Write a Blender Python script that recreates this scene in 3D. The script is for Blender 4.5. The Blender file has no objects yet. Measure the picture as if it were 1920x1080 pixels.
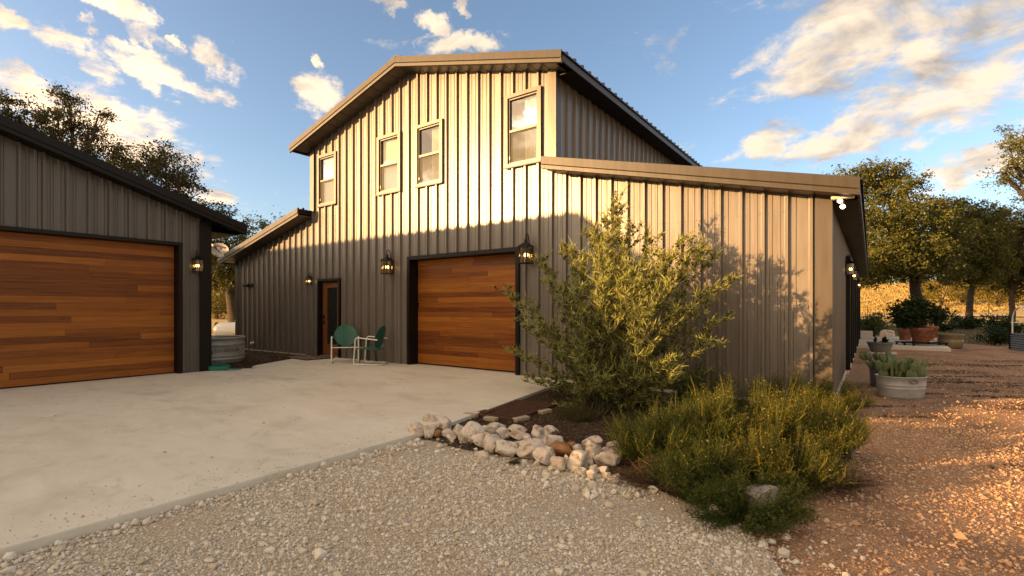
import bpy, bmesh, math, random
import numpy as np
from mathutils import Vector, Matrix
random.seed(7); rng = np.random.default_rng(11)
S = bpy.context.scene
COL = S.collection
R = math.radians

# ------------------------------------------------------------------ camera, sky, sun, exposure
CAMP = (8.895, -8.169, 1.35); RT = (.8106, .5857); FW = (-.5857, .8106); FPX = 932.; CX = 960.; HY = 577.
cd = bpy.data.cameras.new('camera'); cam = bpy.data.objects.new('camera', cd); COL.objects.link(cam)
cam.location = CAMP; cam.rotation_euler = (R(90), 0, math.atan2(-FW[0], FW[1]))
cd.sensor_width = 36; cd.lens = 36 * FPX / 1920; cd.shift_y = (HY - 540) / 1920
cd.clip_start = .05; cd.clip_end = 3000
S.camera = cam
SUN = Vector((-.754, -1.0, .23)).normalized()          # direction towards the sun
SUN_EL = math.asin(SUN.z); SUN_AZ = math.atan2(SUN.x, SUN.y)
sl = bpy.data.lights.new('sun', 'SUN'); sl.energy = 4.8; sl.angle = R(.6); sl.color = (1.0, .585, .25)
so = bpy.data.objects.new('sun', sl); COL.objects.link(so)
so.rotation_euler = (-SUN).to_track_quat('-Z', 'Y').to_euler(); so.location = SUN * 60
S.view_settings.view_transform = 'Standard'; S.view_settings.look = 'None'
S.view_settings.exposure = 1.46; S.view_settings.gamma = 1
S.view_settings.use_white_balance = True; S.view_settings.white_balance_temperature = 7000; S.view_settings.white_balance_tint = 10
S.cycles.use_denoising = True; S.cycles.max_bounces = 6; S.cycles.transparent_max_bounces = 12
S.cycles.sample_clamp_indirect = 6

def ray(x, y):
    a = (x - CX) / FPX
    return Vector((FW[0] + a * RT[0], FW[1] + a * RT[1], (HY - y) / FPX))
def on(x, y, ax, val):
    d = ray(x, y); t = (val - CAMP[ax]) / d[ax]
    return Vector(CAMP) + d * t
def g(x, y, z=0.): return on(x, y, 2, z)
def at(x, y, Z): return Vector(CAMP) + ray(x, y) * Z

W = bpy.data.worlds.new('World'); S.world = W; W.use_nodes = True
wt = W.node_tree; wt.nodes.clear()
def wn(t, **k):
    n = wt.nodes.new(t)
    for a, b in k.items(): setattr(n, a, b)
    return n
def wl(a, b): wt.links.new(a, b)
def wmath(op, a, b=None, c=None, clamp=False):
    n = wn('ShaderNodeMath', operation=op, use_clamp=clamp)
    for i, v in enumerate((a, b, c)):
        if v is None: continue
        if hasattr(v, 'is_linked'): wl(v, n.inputs[i])
        else: n.inputs[i].default_value = v
    return n.outputs[0]
def wvec(op, a, b=None, scale=None):
    n = wn('ShaderNodeVectorMath', operation=op)
    for i, v in enumerate((a, b)):
        if v is None: continue
        if hasattr(v, 'is_linked'): wl(v, n.inputs[i])
        else: n.inputs[i].default_value = v
    if scale is not None: n.inputs['Scale'].default_value = scale
    return n.outputs['Value'] if op in ('DOT_PRODUCT', 'LENGTH') else n.outputs[0]
out = wn('ShaderNodeOutputWorld'); bg = wn('ShaderNodeBackground'); bg.inputs[1].default_value = .122
sky = wn('ShaderNodeTexSky', sky_type='NISHITA', sun_disc=False)
sky.sun_elevation = SUN_EL; sky.sun_rotation = SUN_AZ; sky.altitude = 300; sky.air_density = .82; sky.dust_density = 2.5; sky.ozone_density = 1.6
D = wn('ShaderNodeTexCoord').outputs['Generated']
sep = wn('ShaderNodeSeparateXYZ'); wl(D, sep.inputs[0])
den = wmath('MAXIMUM', wmath('ADD', sep.outputs[2], .22), .05)
cmb = wn('ShaderNodeCombineXYZ')
wl(wmath('DIVIDE', sep.outputs[0], den), cmb.inputs[0]); wl(wmath('DIVIDE', sep.outputs[1], den), cmb.inputs[1]); wl(wmath('MULTIPLY', sep.outputs[2], 1.5), cmb.inputs[2])
def fbm(vec, scale, detail=8, rough=.58, dist=.35):
    n = wn('ShaderNodeTexNoise'); wl(vec, n.inputs['Vector'])
    n.inputs['Scale'].default_value = scale; n.inputs['Detail'].default_value = detail
    n.inputs['Roughness'].default_value = rough; n.inputs['Distortion'].default_value = dist
    return n.outputs[0]
# cloud banks: (pixel x, y, half width, half height, tilt in degrees)
BANKS = [(1600, 50, 260, 140, 22), (1790, 130, 430, 110, 24), (1900, 50, 240, 130, 25), (1640, 215, 280, 60, 25), (1450, 262, 70, 40, 10),
         (1860, 292, 150, 40, 18), (1580, 285, 48, 26, 30),
         (120, 205, 190, 80, -5), (40, 130, 80, 34, 0), (170, 120, 80, 42, -32), (300, 140, 150, 36, -8), (405, 105, 52, 44, -25), (250, 92, 50, 20, 0),
         (210, 12, 130, 30, -18), (265, 60, 30, 30, 0), (20, 22, 46, 26, 0), (598, 175, 62, 46, -14), (385, 365, 60, 30, 0), (165, 50, 26, 18, 0),
         (860, 85, 95, 24, 8), (820, 50, 40, 22, 0), (745, 3, 40, 18, 0), (878, 22, 30, 14, 0), (235, 285, 150, 40, 0), (324, 66, 22, 14, 0), (600, 115, 22, 14, -20)]
wz = wn('ShaderNodeTexNoise'); wl(D, wz.inputs['Vector']); wz.inputs['Scale'].default_value = 15.; wz.inputs['Detail'].default_value = 8.; wz.inputs['Roughness'].default_value = .62
DW = wvec('ADD', D, wvec('MULTIPLY', wvec('SUBTRACT', wz.outputs[1], (.5, .5, .5)), (.13, .13, .10)))
cov = None
for (px, py, hw, hh, tl) in BANKS:
    d = ray(px, py); n = d.length; d = d.normalized()
    r = d.cross(Vector((0, 0, 1))).normalized(); u = r.cross(d)
    c, s_ = math.cos(R(tl)), math.sin(R(tl))
    a1 = (r * c + u * s_) * (FPX * n / hw); b1 = (u * c - r * s_) * (FPX * n / hh)
    # lens stretch away from the picture centre is undone well enough by n
    cb = wn('ShaderNodeCombineXYZ')
    wl(wvec('DOT_PRODUCT', DW, tuple(a1)), cb.inputs[0]); wl(wvec('DOT_PRODUCT', DW, tuple(b1)), cb.inputs[1])
    wl(wmath('ADD', wvec('DOT_PRODUCT', D, tuple(d * -4)), 4.), cb.inputs[2])
    m = wmath('SUBTRACT', 1., wvec('LENGTH', cb.outputs[0]))
    cov = m if cov is None else wmath('MAXIMUM', cov, m)
P = cmb.outputs[0]
n_low = fbm(P, 1.35, 2, .5, .2)
# extra cloud added out of view to brighten the shade; clear along the view
clr = wn('ShaderNodeMapRange', interpolation_type='SMOOTHSTEP'); wl(wvec('DOT_PRODUCT', D, tuple(Vector((FW[0], FW[1], .28)).normalized())), clr.inputs[0])
clr.inputs[1].default_value = .80; clr.inputs[2].default_value = .30; clr.inputs[3].default_value = 0.; clr.inputs[4].default_value = 1.15
cov = wmath('MINIMUM', cov, .62)
cov = wmath('MAXIMUM', cov, wmath('ADD', wmath('MULTIPLY_ADD', n_low, 3.0, -2.1), clr.outputs[0]))
n1 = fbm(P, 3.4, 9, .6, .5)
n2 = fbm(wvec('ADD', P, (-.045, -.07, .05)), 3.4, 5, .55, .5)
nf = fbm(P, 9., 9, .68, .3)
dens = wmath('ADD', wmath('MULTIPLY_ADD', n1, 3.0, -1.62), wmath('MULTIPLY_ADD', nf, 2.6, -1.3))
dens = wmath('ADD', dens, wmath('MULTIPLY', wmath('MAXIMUM', cov, -1.), 1.6))
mr = wn('ShaderNodeMapRange', interpolation_type='SMOOTHSTEP'); wl(dens, mr.inputs[0])
mr.inputs[1].default_value = -.02; mr.inputs[2].default_value = 1.0
alpha = mr.outputs[0]
lit = wmath('MULTIPLY_ADD', wmath('SUBTRACT', n2, n1), -4.6, .60)
lit = wmath('SUBTRACT', lit, wmath('MULTIPLY', wmath('MAXIMUM', wmath('SUBTRACT', dens, .8), 0.), .26), clamp=True)
mixc = wn('ShaderNodeMix', data_type='RGBA'); wl(lit, mixc.inputs[0])
CLOUD_DARK = (2.0, 1.8, 1.7, 1); CLOUD_LIT = (4.5, 3.75, 2.95, 1)
mixc.inputs[6].default_value = CLOUD_DARK; mixc.inputs[7].default_value = CLOUD_LIT
# clouds scatter forwards: brighter round the sun, duller opposite it; also lifts the shade
ph = wn('ShaderNodeMapRange', interpolation_type='SMOOTHSTEP'); wl(wvec('DOT_PRODUCT', D, tuple(SUN)), ph.inputs[0])
ph.inputs[1].default_value = -.15; ph.inputs[2].default_value = 1.; ph.inputs[3].default_value = .78; ph.inputs[4].default_value = 1.75
mixp = wn('ShaderNodeVectorMath', operation='SCALE'); wl(mixc.outputs[2], mixp.inputs[0]); wl(ph.outputs[0], mixp.inputs['Scale'])
warm = wn('ShaderNodeMix', data_type='RGBA'); wm = wn('ShaderNodeMapRange', interpolation_type='SMOOTHSTEP'); wl(wvec('DOT_PRODUCT', D, tuple(SUN)), wm.inputs[0]); wm.inputs[1].default_value = -.1; wm.inputs[2].default_value = .9
wl(wm.outputs[0], warm.inputs[0]); warm.inputs[6].default_value = (1, 1, 1, 1); warm.inputs[7].default_value = (1.0, .80, .56, 1)
wc = wn('ShaderNodeVectorMath', operation='MULTIPLY'); wl(mixp.outputs[0], wc.inputs[0]); wl(warm.outputs[2], wc.inputs[1])
up = wn('ShaderNodeMapRange'); wl(sep.outputs[2], up.inputs[0]); up.inputs[1].default_value = .0; up.inputs[2].default_value = .06
mixs = wn('ShaderNodeMix', data_type='RGBA'); wl(wmath('MULTIPLY', alpha, wmath('MULTIPLY', up.outputs[0], .96)), mixs.inputs[0])
wl(sky.outputs[0], mixs.inputs[6]); wl(wc.outputs[0], mixs.inputs[7])
wl(mixs.outputs[2], bg.inputs[0]); wl(bg.outputs[0], out.inputs[0])

# ------------------------------------------------------------------ material helpers
class Mt:
    """small wrapper round a node tree with one Principled shader"""
    def __init__(s, name, base=(.5, .5, .5), rough=.6, metal=0., spec=.5):
        s.m = bpy.data.materials.new(name); s.m.use_nodes = True; s.t = s.m.node_tree
        s.p = s.t.nodes['Principled BSDF']; s.o = s.t.nodes['Material Output']
        s.p.inputs['Base Color'].default_value = (*base, 1); s.p.inputs['Roughness'].default_value = rough
        s.p.inputs['Metallic'].default_value = metal; s.p.inputs['Specular IOR Level'].default_value = spec
    def n(s, t, **k):
        x = s.t.nodes.new(t)
        for a, b in k.items(): setattr(x, a, b)
        return x
    def l(s, a, b): s.t.links.new(a, b)
    def coord(s, kind='Object', scale=(1, 1, 1), rot=(0, 0, 0)):
        c = s.n('ShaderNodeTexCoord'); m = s.n('ShaderNodeMapping'); m.inputs['Scale'].default_value = scale; m.inputs['Rotation'].default_value = rot
        s.l(c.outputs[kind], m.inputs[0]); return m.outputs[0]
    def pos(s, scale=(1, 1, 1)):
        c = s.n('ShaderNodeNewGeometry'); m = s.n('ShaderNodeMapping'); m.inputs['Scale'].default_value = scale
        s.l(c.outputs['Position'], m.inputs[0]); return m.outputs[0]
    def noise(s, vec, scale, detail=4, rough=.55, dist=0.):
        x = s.n('ShaderNodeTexNoise'); s.l(vec, x.inputs['Vector'])
        x.inputs['Scale'].default_value = scale; x.inputs['Detail'].default_value = detail; x.inputs['Roughness'].default_value = rough; x.inputs['Distortion'].default_value = dist
        return x.outputs[0]
    def vor(s, vec, scale, out=0, feature='F1', rnd=1.):
        x = s.n('ShaderNodeTexVoronoi', feature=feature); s.l(vec, x.inputs['Vector']); x.inputs['Scale'].default_value = scale; x.inputs['Randomness'].default_value = rnd
        return x.outputs[out]
    def ramp(s, fac, stops, interp='LINEAR'):
        x = s.n('ShaderNodeValToRGB'); x.color_ramp.interpolation = interp; e = x.color_ramp.elements
        while len(e) < len(stops): e.new(.5)
        for i, (p, c) in enumerate(stops): e[i].position = p; e[i].color = (*c, 1) if len(c) == 3 else c
        s.l(fac, x.inputs[0]); return x.outputs[0]
    def mix(s, fac, a, b, mode='MIX'):
        x = s.n('ShaderNodeMix', data_type='RGBA', blend_type=mode)
        for i, v in ((0, fac), (6, a), (7, b)):
            if hasattr(v, 'is_linked'): s.l(v, x.inputs[i])
            else: x.inputs[i].default_value = v if i == 0 else (*v, 1)
        return x.outputs[2]
    def math(s, op, a, b=None, clamp=False):
        x = s.n('ShaderNodeMath', operation=op, use_clamp=clamp)
        for i, v in enumerate((a, b)):
            if v is None: continue
            if hasattr(v, 'is_linked'): s.l(v, x.inputs[i])
            else: x.inputs[i].default_value = v
        return x.outputs[0]
    def island(s): return s.n('ShaderNodeNewGeometry').outputs['Random Per Island']
    def objrand(s): return s.n('ShaderNodeObjectInfo').outputs['Random']
    def base(s, c): s.l(c, s.p.inputs['Base Color'])
    def rough(s, c): s.l(c, s.p.inputs['Roughness'])
    def bump(s, h, strength=.3, dist=.01):
        b = s.n('ShaderNodeBump'); b.inputs['Strength'].default_value = strength; b.inputs['Distance'].default_value = dist
        s.l(h, b.inputs['Height']); s.l(b.outputs[0], s.p.inputs['Normal'])
M = {}
def plain(name, base, rough=.6, metal=0., spec=.5, var=.0, vscale=3., bump=0., bscale=40.):
    t = Mt(name, base, rough, metal, spec)
    if var:
        n = t.noise(t.pos(), vscale, 5, .6)
        t.base(t.ramp(n, [(.25, tuple(c * (1 - var) for c in base)), (.75, tuple(min(1, c * (1 + var)) for c in base))]))
    if bump: t.bump(t.noise(t.pos(), bscale, 4, .6), bump, .004)
    M[name] = t.m; return t

# painted ribbed steel: satin charcoal-bronze with faint oil-canning and dust streaks
def steel(name, base, rough=.34, metal=.35):
    t = Mt(name, base, rough, metal, .6)
    st = t.noise(t.pos((9, 9, .5)), 2.2, 5, .6); bl = t.noise(t.pos(), .8, 3, .5)
    f = t.math('ADD', t.math('MULTIPLY', st, .6), t.math('MULTIPLY', bl, .4))
    rd = t.math('MULTIPLY', t.math('SUBTRACT', t.objrand(), .5), .10)
    t.base(t.ramp(t.math('ADD', f, rd), [(.3, tuple(c * .82 for c in base)), (.7, tuple(c * 1.18 for c in base))]))
    t.rough(t.math('MULTIPLY_ADD', st, .22) if False else t.math('ADD', t.math('MULTIPLY', st, .20), rough - .10))
    h = t.math('ADD', t.noise(t.pos((1.6, 1.6, .5)), 1.6, 2, .5), t.math('MULTIPLY', t.noise(t.pos((7, 7, 1.2)), 3., 3, .6), .12))
    t.bump(h, .5, .012)
    M[name] = t.m
steel('wall_steel', (.160, .139, .118), .33, .08)
steel('garage_steel', (.096, .089, .080), .38, .15)
steel('trim_steel', (.036, .028, .020), .42, .0); M['trim_steel'].node_tree.nodes['Principled BSDF'].inputs['Specular IOR Level'].default_value = .35; steel('corner_steel', (.070, .056, .041), .38, .1)
steel('dark_trim', (.006, .005, .0045), .5, .0); M['dark_trim'].node_tree.nodes['Principled BSDF'].inputs['Specular IOR Level'].default_value = .25
steel('roof_steel', (.020, .021, .026), .38, .2)
steel('soffit_steel', (.085, .070, .052), .4, .2)
t = plain('black_metal', (.006, .005, .0045), .45, .0, .25, var=.3, vscale=20)
plain('bulb_socket', (.5, .45, .36), .6)
plain('white_paint', (.74, .72, .66), .35, 0, .5, var=.06, vscale=12)
plain('green_paint', (.014, .115, .070), .38, 0, .5, var=.15, vscale=10)
plain('rubber', (.012, .012, .012), .8, 0, .3)
plain('galvanized', (.42, .43, .42), .38, .65, .5, var=.22, vscale=9, bump=.12, bscale=30)
plain('dark_galvanized', (.16, .165, .17), .45, .5, .5, var=.25, vscale=8)
plain('tub_steel', (.40, .41, .39), .5, .35, .5, var=.2, vscale=7, bump=.1, bscale=30)
plain('propane_white', (.78, .76, .70), .35, 0, .5, var=.05)
plain('dish_grey', (.36, .31, .27), .5, 0, .4, var=.05)
plain('red_print', (.55, .05, .03), .5); plain('dark_print', (.02, .02, .03), .6); plain('white_print', (.8, .78, .74), .6)
plain('hose_green', (.02, .20, .115), .45, 0, .5, var=.2, vscale=30)
plain('soil', (.045, .032, .022), .95, 0, .2, var=.4, vscale=25, bump=.8, bscale=60)
plain('bark', (.060, .048, .038), .95, 0, .2, var=.5, vscale=7, bump=1., bscale=16)
plain('stem_brown', (.10, .085, .05), .9, 0, .2, var=.3, vscale=30)
plain('pvc_white', (.75, .73, .68), .45, 0, .5)
plain('pale_concrete', (.60, .55, .46), .85, 0, .3, var=.12, vscale=4, bump=.3, bscale=60)
plain('glazed_pot', (.20, .155, .085), .4, 0, .5, var=.25, vscale=8)
plain('fluted_pot', (.19, .185, .18), .7, 0, .3, var=.2, vscale=15)
plain('curtain', (.74, .70, .60), .9, 0, .2)
plain('interior', (.03, .028, .024), .9, 0, .2)
plain('screw_steel', (.30, .27, .22), .4, .6)
t = plain('blind', (.66, .62, .44), .8, 0, .2); plain('paver', (.36, .30, .22), .9, 0, .2, var=.2, vscale=12); plain('grey_stone', (.27, .245, .21), .9, 0, .2, var=.25, vscale=9, bump=.8, bscale=30)
# rusty iron
t = Mt('rusty_iron', rough=.75, metal=.2); n = t.noise(t.pos(), 22, 6, .65)
t.base(t.ramp(n, [(.3, (.030, .017, .012)), (.55, (.085, .036, .018)), (.8, (.16, .065, .025))])); t.bump(n, .4, .004); M['rusty_iron'] = t.m
# terracotta with lime bloom
t = Mt('terracotta', rough=.8); n = t.noise(t.pos(), 5, 6, .65); n2 = t.noise(t.pos((1, 1, 3)), 9, 5, .7)
c = t.ramp(n, [(.3, (.19, .055, .026)), (.7, (.31, .10, .048))])
t.base(t.mix(t.ramp(n2, [(.56, (0, 0, 0)), (.68, (1, 1, 1))]), c, (.42, .36, .28))); M['terracotta'] = t.m
# cedar-look door planks: colour varies per plank, grain runs along local X
t = Mt('cedar', rough=.46, spec=.3); oi = t.n('ShaderNodeObjectInfo')
c = t.n('ShaderNodeTexCoord'); ad = t.n('ShaderNodeVectorMath', operation='MULTIPLY_ADD')
t.l(oi.outputs['Random'], ad.inputs[1]) if False else None
cb = t.n('ShaderNodeCombineXYZ')
for i, k in enumerate((37., 11., 53.)): t.l(t.math('MULTIPLY', oi.outputs['Random'], k), cb.inputs[i])
ad.operation = 'ADD'; t.l(c.outputs['Object'], ad.inputs[0]); t.l(cb.outputs[0], ad.inputs[1])
mp = t.n('ShaderNodeMapping'); mp.inputs['Scale'].default_value = (.55, 5, 14); t.l(ad.outputs[0], mp.inputs[0])
gr = t.noise(mp.outputs[0], 2.2, 8, .68, .6); mp2 = t.n('ShaderNodeMapping'); mp2.inputs['Scale'].default_value = (1.2, 10, 60); t.l(ad.outputs[0], mp2.inputs[0])
fine = t.noise(mp2.outputs[0], 3., 4, .7)
f = t.math('ADD', t.math('MULTIPLY', oi.outputs['Random'], .35), t.math('ADD', t.math('MULTIPLY', gr, .75), t.math('MULTIPLY', fine, .22)))
t.base(t.ramp(f, [(.28, (.052, .015, .006)), (.50, (.15, .044, .008)), (.72, (.28, .092, .013)), (.94, (.42, .160, .024))]))
t.bump(t.math('ADD', gr, fine), .15, .003); M['cedar'] = t.m
# stained door wood
t = Mt('door_wood', rough=.4); n = t.noise(t.pos((6, 6, .7)), 3, 7, .65, .5)
t.base(t.ramp(n, [(.3, (.13, .042, .012)), (.7, (.27, .10, .028))])); M['door_wood'] = t.m
# glass
def glass(name, refl, tint, rough=.02):
    t = Mt(name); t.t.nodes.remove(t.p)
    gl = t.n('ShaderNodeBsdfGlossy'); gl.inputs['Roughness'].default_value = rough; gl.inputs['Color'].default_value = (.95, .95, .95, 1)
    tr = t.n('ShaderNodeBsdfTransparent'); tr.inputs['Color'].default_value = (*tint, 1)
    fr = t.n('ShaderNodeValue'); fr.outputs[0].default_value = refl
    w = t.noise(t.pos(), 1.4, 2, .5); b = t.n('ShaderNodeBump'); b.inputs['Strength'].default_value = .25; b.inputs['Distance'].default_value = .01
    t.l(w, b.inputs['Height']); t.l(b.outputs[0], gl.inputs['Normal'])
    mx = t.n('ShaderNodeMixShader'); t.l(fr.outputs[0], mx.inputs[0]); t.l(tr.outputs[0], mx.inputs[1]); t.l(gl.outputs[0], mx.inputs[2]); t.l(mx.outputs[0], t.o.inputs[0])
    M[name] = t.m
glass('window_glass', .34, (.88, .94, .88)); glass('door_glass', .22, (.35, .35, .32), .08); glass('lantern_glass', .12, (.95, .88, .72), .1)
# insect screen over the lower sash
t = Mt('insect_screen', (.10, .095, .07), .7); tr = t.n('ShaderNodeBsdfTransparent'); mx = t.n('ShaderNodeMixShader'); mx.inputs[0].default_value = .55
t.l(tr.outputs[0], mx.inputs[1]); t.l(t.p.outputs[0], mx.inputs[2]); t.l(mx.outputs[0], t.o.inputs[0]); M['insect_screen'] = t.m
def glow(name, col, st):
    t = Mt(name); t.p.inputs['Emission Color'].default_value = (*col, 1); t.p.inputs['Emission Strength'].default_value = st; M[name] = t.m
glow('bulb_glow', (1., .58, .20), 6.); glow('flood_glow', (1., .70, .36), 5.)
# foliage
def leafmat(name, stops, rough=.55, trans=.35, spec=.25):
    t = Mt(name, rough=rough, spec=spec); c = t.ramp(t.island(), stops)
    big = t.noise(t.pos(), .9, 3, .5); c = t.mix(t.math('MULTIPLY', big, .5), c, tuple(x * .55 for x in stops[0][1]), 'MIX')
    t.base(c); tl = t.n('ShaderNodeBsdfTranslucent'); t.l(c, tl.inputs[0]); mx = t.n('ShaderNodeMixShader'); mx.inputs[0].default_value = trans
    t.l(t.p.outputs[0], mx.inputs[1]); t.l(tl.outputs[0], mx.inputs[2]); t.l(mx.outputs[0], t.o.inputs[0]); M[name] = t.m
leafmat('oak_leaf', [(0, (.058, .066, .014)), (.6, (.135, .140, .030)), (1, (.22, .205, .055))])
leafmat('dark_oak_leaf', [(0, (.028, .032, .011)), (.6, (.065, .064, .018)), (1, (.13, .112, .032))])
leafmat('yellow_leaf', [(0, (.10, .085, .012)), (1, (.22, .17, .025))])
leafmat('shrub_leaf', [(0, (.055, .066, .020)), (.7, (.125, .138, .044)), (1, (.21, .205, .066))])
leafmat('pod', [(0, (.30, .32, .09)), (.6, (.47, .47, .13)), (1, (.60, .57, .20))])
leafmat('low_shrub_leaf', [(0, (.035, .048, .010)), (.6, (.085, .100, .018)), (.92, (.17, .17, .032)), (1, (.32, .24, .03))])
leafmat('deep_green_leaf', [(0, (.030, .046, .010)), (.7, (.066, .092, .018)), (1, (.14, .155, .03))])
leafmat('yellow_sprig', [(0, (.10, .11, .02)), (.7, (.20, .19, .03)), (1, (.40, .29, .04))])
leafmat('dry_stem', [(0, (.055, .035, .020)), (.6, (.12, .075, .040)), (1, (.19, .13, .07))], trans=.1)
leafmat('pot_leaf', [(0, (.012, .026, .008)), (.7, (.026, .048, .013)), (1, (.05, .08, .02))])
leafmat('grass_blade', [(0, (.05, .05, .018)), (.6, (.11, .10, .035)), (1, (.2, .16, .06))])
leafmat('gold_grass', [(0, (.34, .24, .08)), (1, (.56, .42, .16))])
t = Mt('cactus', rough=.55); n = t.noise(t.pos(), 9, 4, .6); v = t.vor(t.coord('Object'), 26)
c = t.ramp(n, [(.3, (.060, .098, .034)), (.7, (.125, .165, .060))]); t.base(t.mix(t.ramp(v, [(.10, (1, 1, 1)), (.16, (0, 0, 0))]), c, (.30, .28, .16))); M['cactus'] = t.m
# stone
t = Mt('limestone', rough=.88, spec=.25); oi = t.n('ShaderNodeObjectInfo'); n = t.noise(t.pos(), 14, 8, .68); n2 = t.noise(t.pos(), 4.5, 4, .6)
pal = t.mix(n2, t.ramp(oi.outputs['Random'], [(0, (.66, .60, .51)), (.35, (.66, .53, .40)), (.6, (.61, .55, .46)), (.85, (.58, .43, .29)), (1, (.70, .65, .57))]), (.62, .57, .50))
st_ = t.noise(t.pos(), 7, 5, .65); pal = t.mix(t.ramp(st_, [(.56, (0, 0, 0)), (.74, (1, 1, 1))]), pal, (.50, .38, .26)); t.base(t.mix(t.ramp(n, [(.36, (1, 1, 1)), (.52, (0, 0, 0))]), pal, (.30, .22, .145))); t.bump(n, .8, .012); M['limestone'] = t.m
t = Mt('rust_stone', rough=.9); n = t.noise(t.pos(), 16, 7, .7); t.base(t.ramp(n, [(.3, (.20, .085, .03)), (.6, (.38, .19, .075)), (.8, (.5, .38, .24))])); t.bump(n, .8, .012); M['rust_stone'] = t.m
# concrete slab: broom texture, faint tyre arcs, stains, edges greyer
t = Mt('concrete', rough=.72, spec=.3); p = t.pos(); big = t.noise(p, .55, 5, .6, .6); med = t.noise(t.pos((1, 2.4, 1)), 1.7, 7, .68, .8); fi = t.noise(p, 90, 3, .6)
c = t.ramp(t.math('ADD', t.math('MULTIPLY', big, .55), t.math('MULTIPLY', med, .45)), [(.34, (.51, .485, .395)), (.48, (.63, .605, .505)), (.62, (.70, .68, .58))])
tyre = t.n('ShaderNodeTexWave', wave_type='RINGS'); dm = t.n('ShaderNodeMapping'); dm.inputs['Location'].default_value = (-9, 12, 0); t.l(p, dm.inputs[0]); t.l(dm.outputs[0], tyre.inputs[0])
tyre.inputs['Scale'].default_value = .16; tyre.inputs['Distortion'].default_value = 3.; tyre.inputs['Detail'].default_value = 3
m2 = t.math('MULTIPLY', t.ramp(tyre.outputs[1], [(.80, (0, 0, 0)), (.97, (1, 1, 1))]), t.ramp(t.noise(p, 1.1, 5, .65), [(.48, (0, 0, 0)), (.68, (1, 1, 1))]))
c = t.mix(t.math('MULTIPLY', m2, .5), c, (.33, .285, .225))
sp = t.ramp(t.noise(p, 2.3, 8, .75, 1.), [(.55, (0, 0, 0)), (.70, (1, 1, 1))]); c = t.mix(t.math('MULTIPLY', sp, .42), c, (.30, .25, .19))
hb = t.ramp(t.noise(t.pos((1, 1, 1)), 9, 8, .7), [(.64, (0, 0, 0)), (.70, (1, 1, 1))]); c = t.mix(t.math('MULTIPLY', hb, .25), c, (.25, .20, .15))
t.base(t.mix(t.math('MULTIPLY', fi, .18), c, (.6, .54, .45))); t.bump(t.math('ADD', t.noise(t.pos((6, 60, 1)), 4, 3, .6), fi), .10, .003); M['concrete'] = t.m
# gravels
def ground_mat(name, cols, vs, bump=.8, bd=.012, patch=None, pscale=.6):
    t = Mt(name, rough=.92, spec=.2); p = t.pos(); cell = t.n('ShaderNodeTexVoronoi'); t.l(p, cell.inputs['Vector']); cell.inputs['Scale'].default_value = vs
    sepc = t.n('ShaderNodeSeparateColor'); t.l(cell.outputs['Color'], sepc.inputs[0])
    c = t.ramp(sepc.outputs[0], [(i / (len(cols) - 1), k) for i, k in enumerate(cols)])
    edge = t.ramp(cell.outputs['Distance'], [(.35, (0, 0, 0)), (.75, (1, 1, 1))]); c = t.mix(t.math('MULTIPLY', edge, .6), c, tuple(x * .4 for x in cols[0]))
    if patch: c = t.mix(t.ramp(t.noise(p, pscale, 7, .68, .5), [(.47, (0, 0, 0)), (.62, (1, 1, 1))]), c, patch)
    t.base(c); t.bump(t.math('ADD', t.math('MULTIPLY', cell.outputs['Distance'], -1.), t.noise(p, vs * .3, 4, .6)), bump, bd); M[name] = t.m
ground_mat('gravel_bed', [(.42, .36, .27), (.54, .475, .37), (.66, .60, .50)], 70, patch=(.43, .345, .24), pscale=1.3)
ground_mat('granite_bed', [(.34, .195, .11), (.46, .28, .165), (.56, .36, .225)], 95, patch=(.20, .125, .078), pscale=.85)  # dark patches: fallen leaves and dappled tree shade put into the colour
ground_mat('mulch', [(.040, .024, .015), (.085, .052, .032), (.14, .095, .062)], 42, 1., .02)
ground_mat('lawn', [(.070, .058, .026), (.10, .085, .036), (.15, .12, .055)], 14, .6, .03, patch=(.13, .09, .045), pscale=.25)
t = Mt('field', rough=.95, spec=.1); p = t.pos((1, 1, 0)); n = t.noise(p, .09, 8, .65, .5); n2 = t.noise(t.pos((1, 1, 0)), 1.6, 6, .7)
c = t.mix(n2, t.ramp(n, [(.3, (.34, .25, .095)), (.5, (.48, .365, .145)), (.7, (.56, .44, .19))]), (.38, .28, .11)); t.base(c); t.bump(n2, 1., .12); M['field'] = t.m
plain('track', (.50, .41, .28), .95, 0, .1, var=.12, vscale=.6)
def pebmat(name, stops):
    t = Mt(name, rough=.88, spec=.25); c = t.ramp(t.island(), stops); n = t.noise(t.pos(), 60, 4, .6)
    t.base(t.mix(t.math('MULTIPLY', n, .35), c, tuple(x * .55 for x in stops[0][1]))); M[name] = t.m
pebmat('pale_pebble', [(0, (.44, .37, .27)), (.3, (.60, .54, .425)), (.7, (.72, .67, .56)), (1, (.82, .79, .71))])
pebmat('pink_pebble', [(0, (.34, .195, .108)), (.4, (.50, .310, .182)), (.8, (.60, .40, .25)), (1, (.70, .54, .39))])
pebmat('dapples', [(0, (.030, .018, .011)), (.6, (.062, .038, .022)), (1, (.11, .07, .04))])
pebmat('chip', [(0, (.025, .015, .010)), (.5, (.075, .046, .028)), (.9, (.14, .095, .06)), (1, (.26, .20, .14))])

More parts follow.
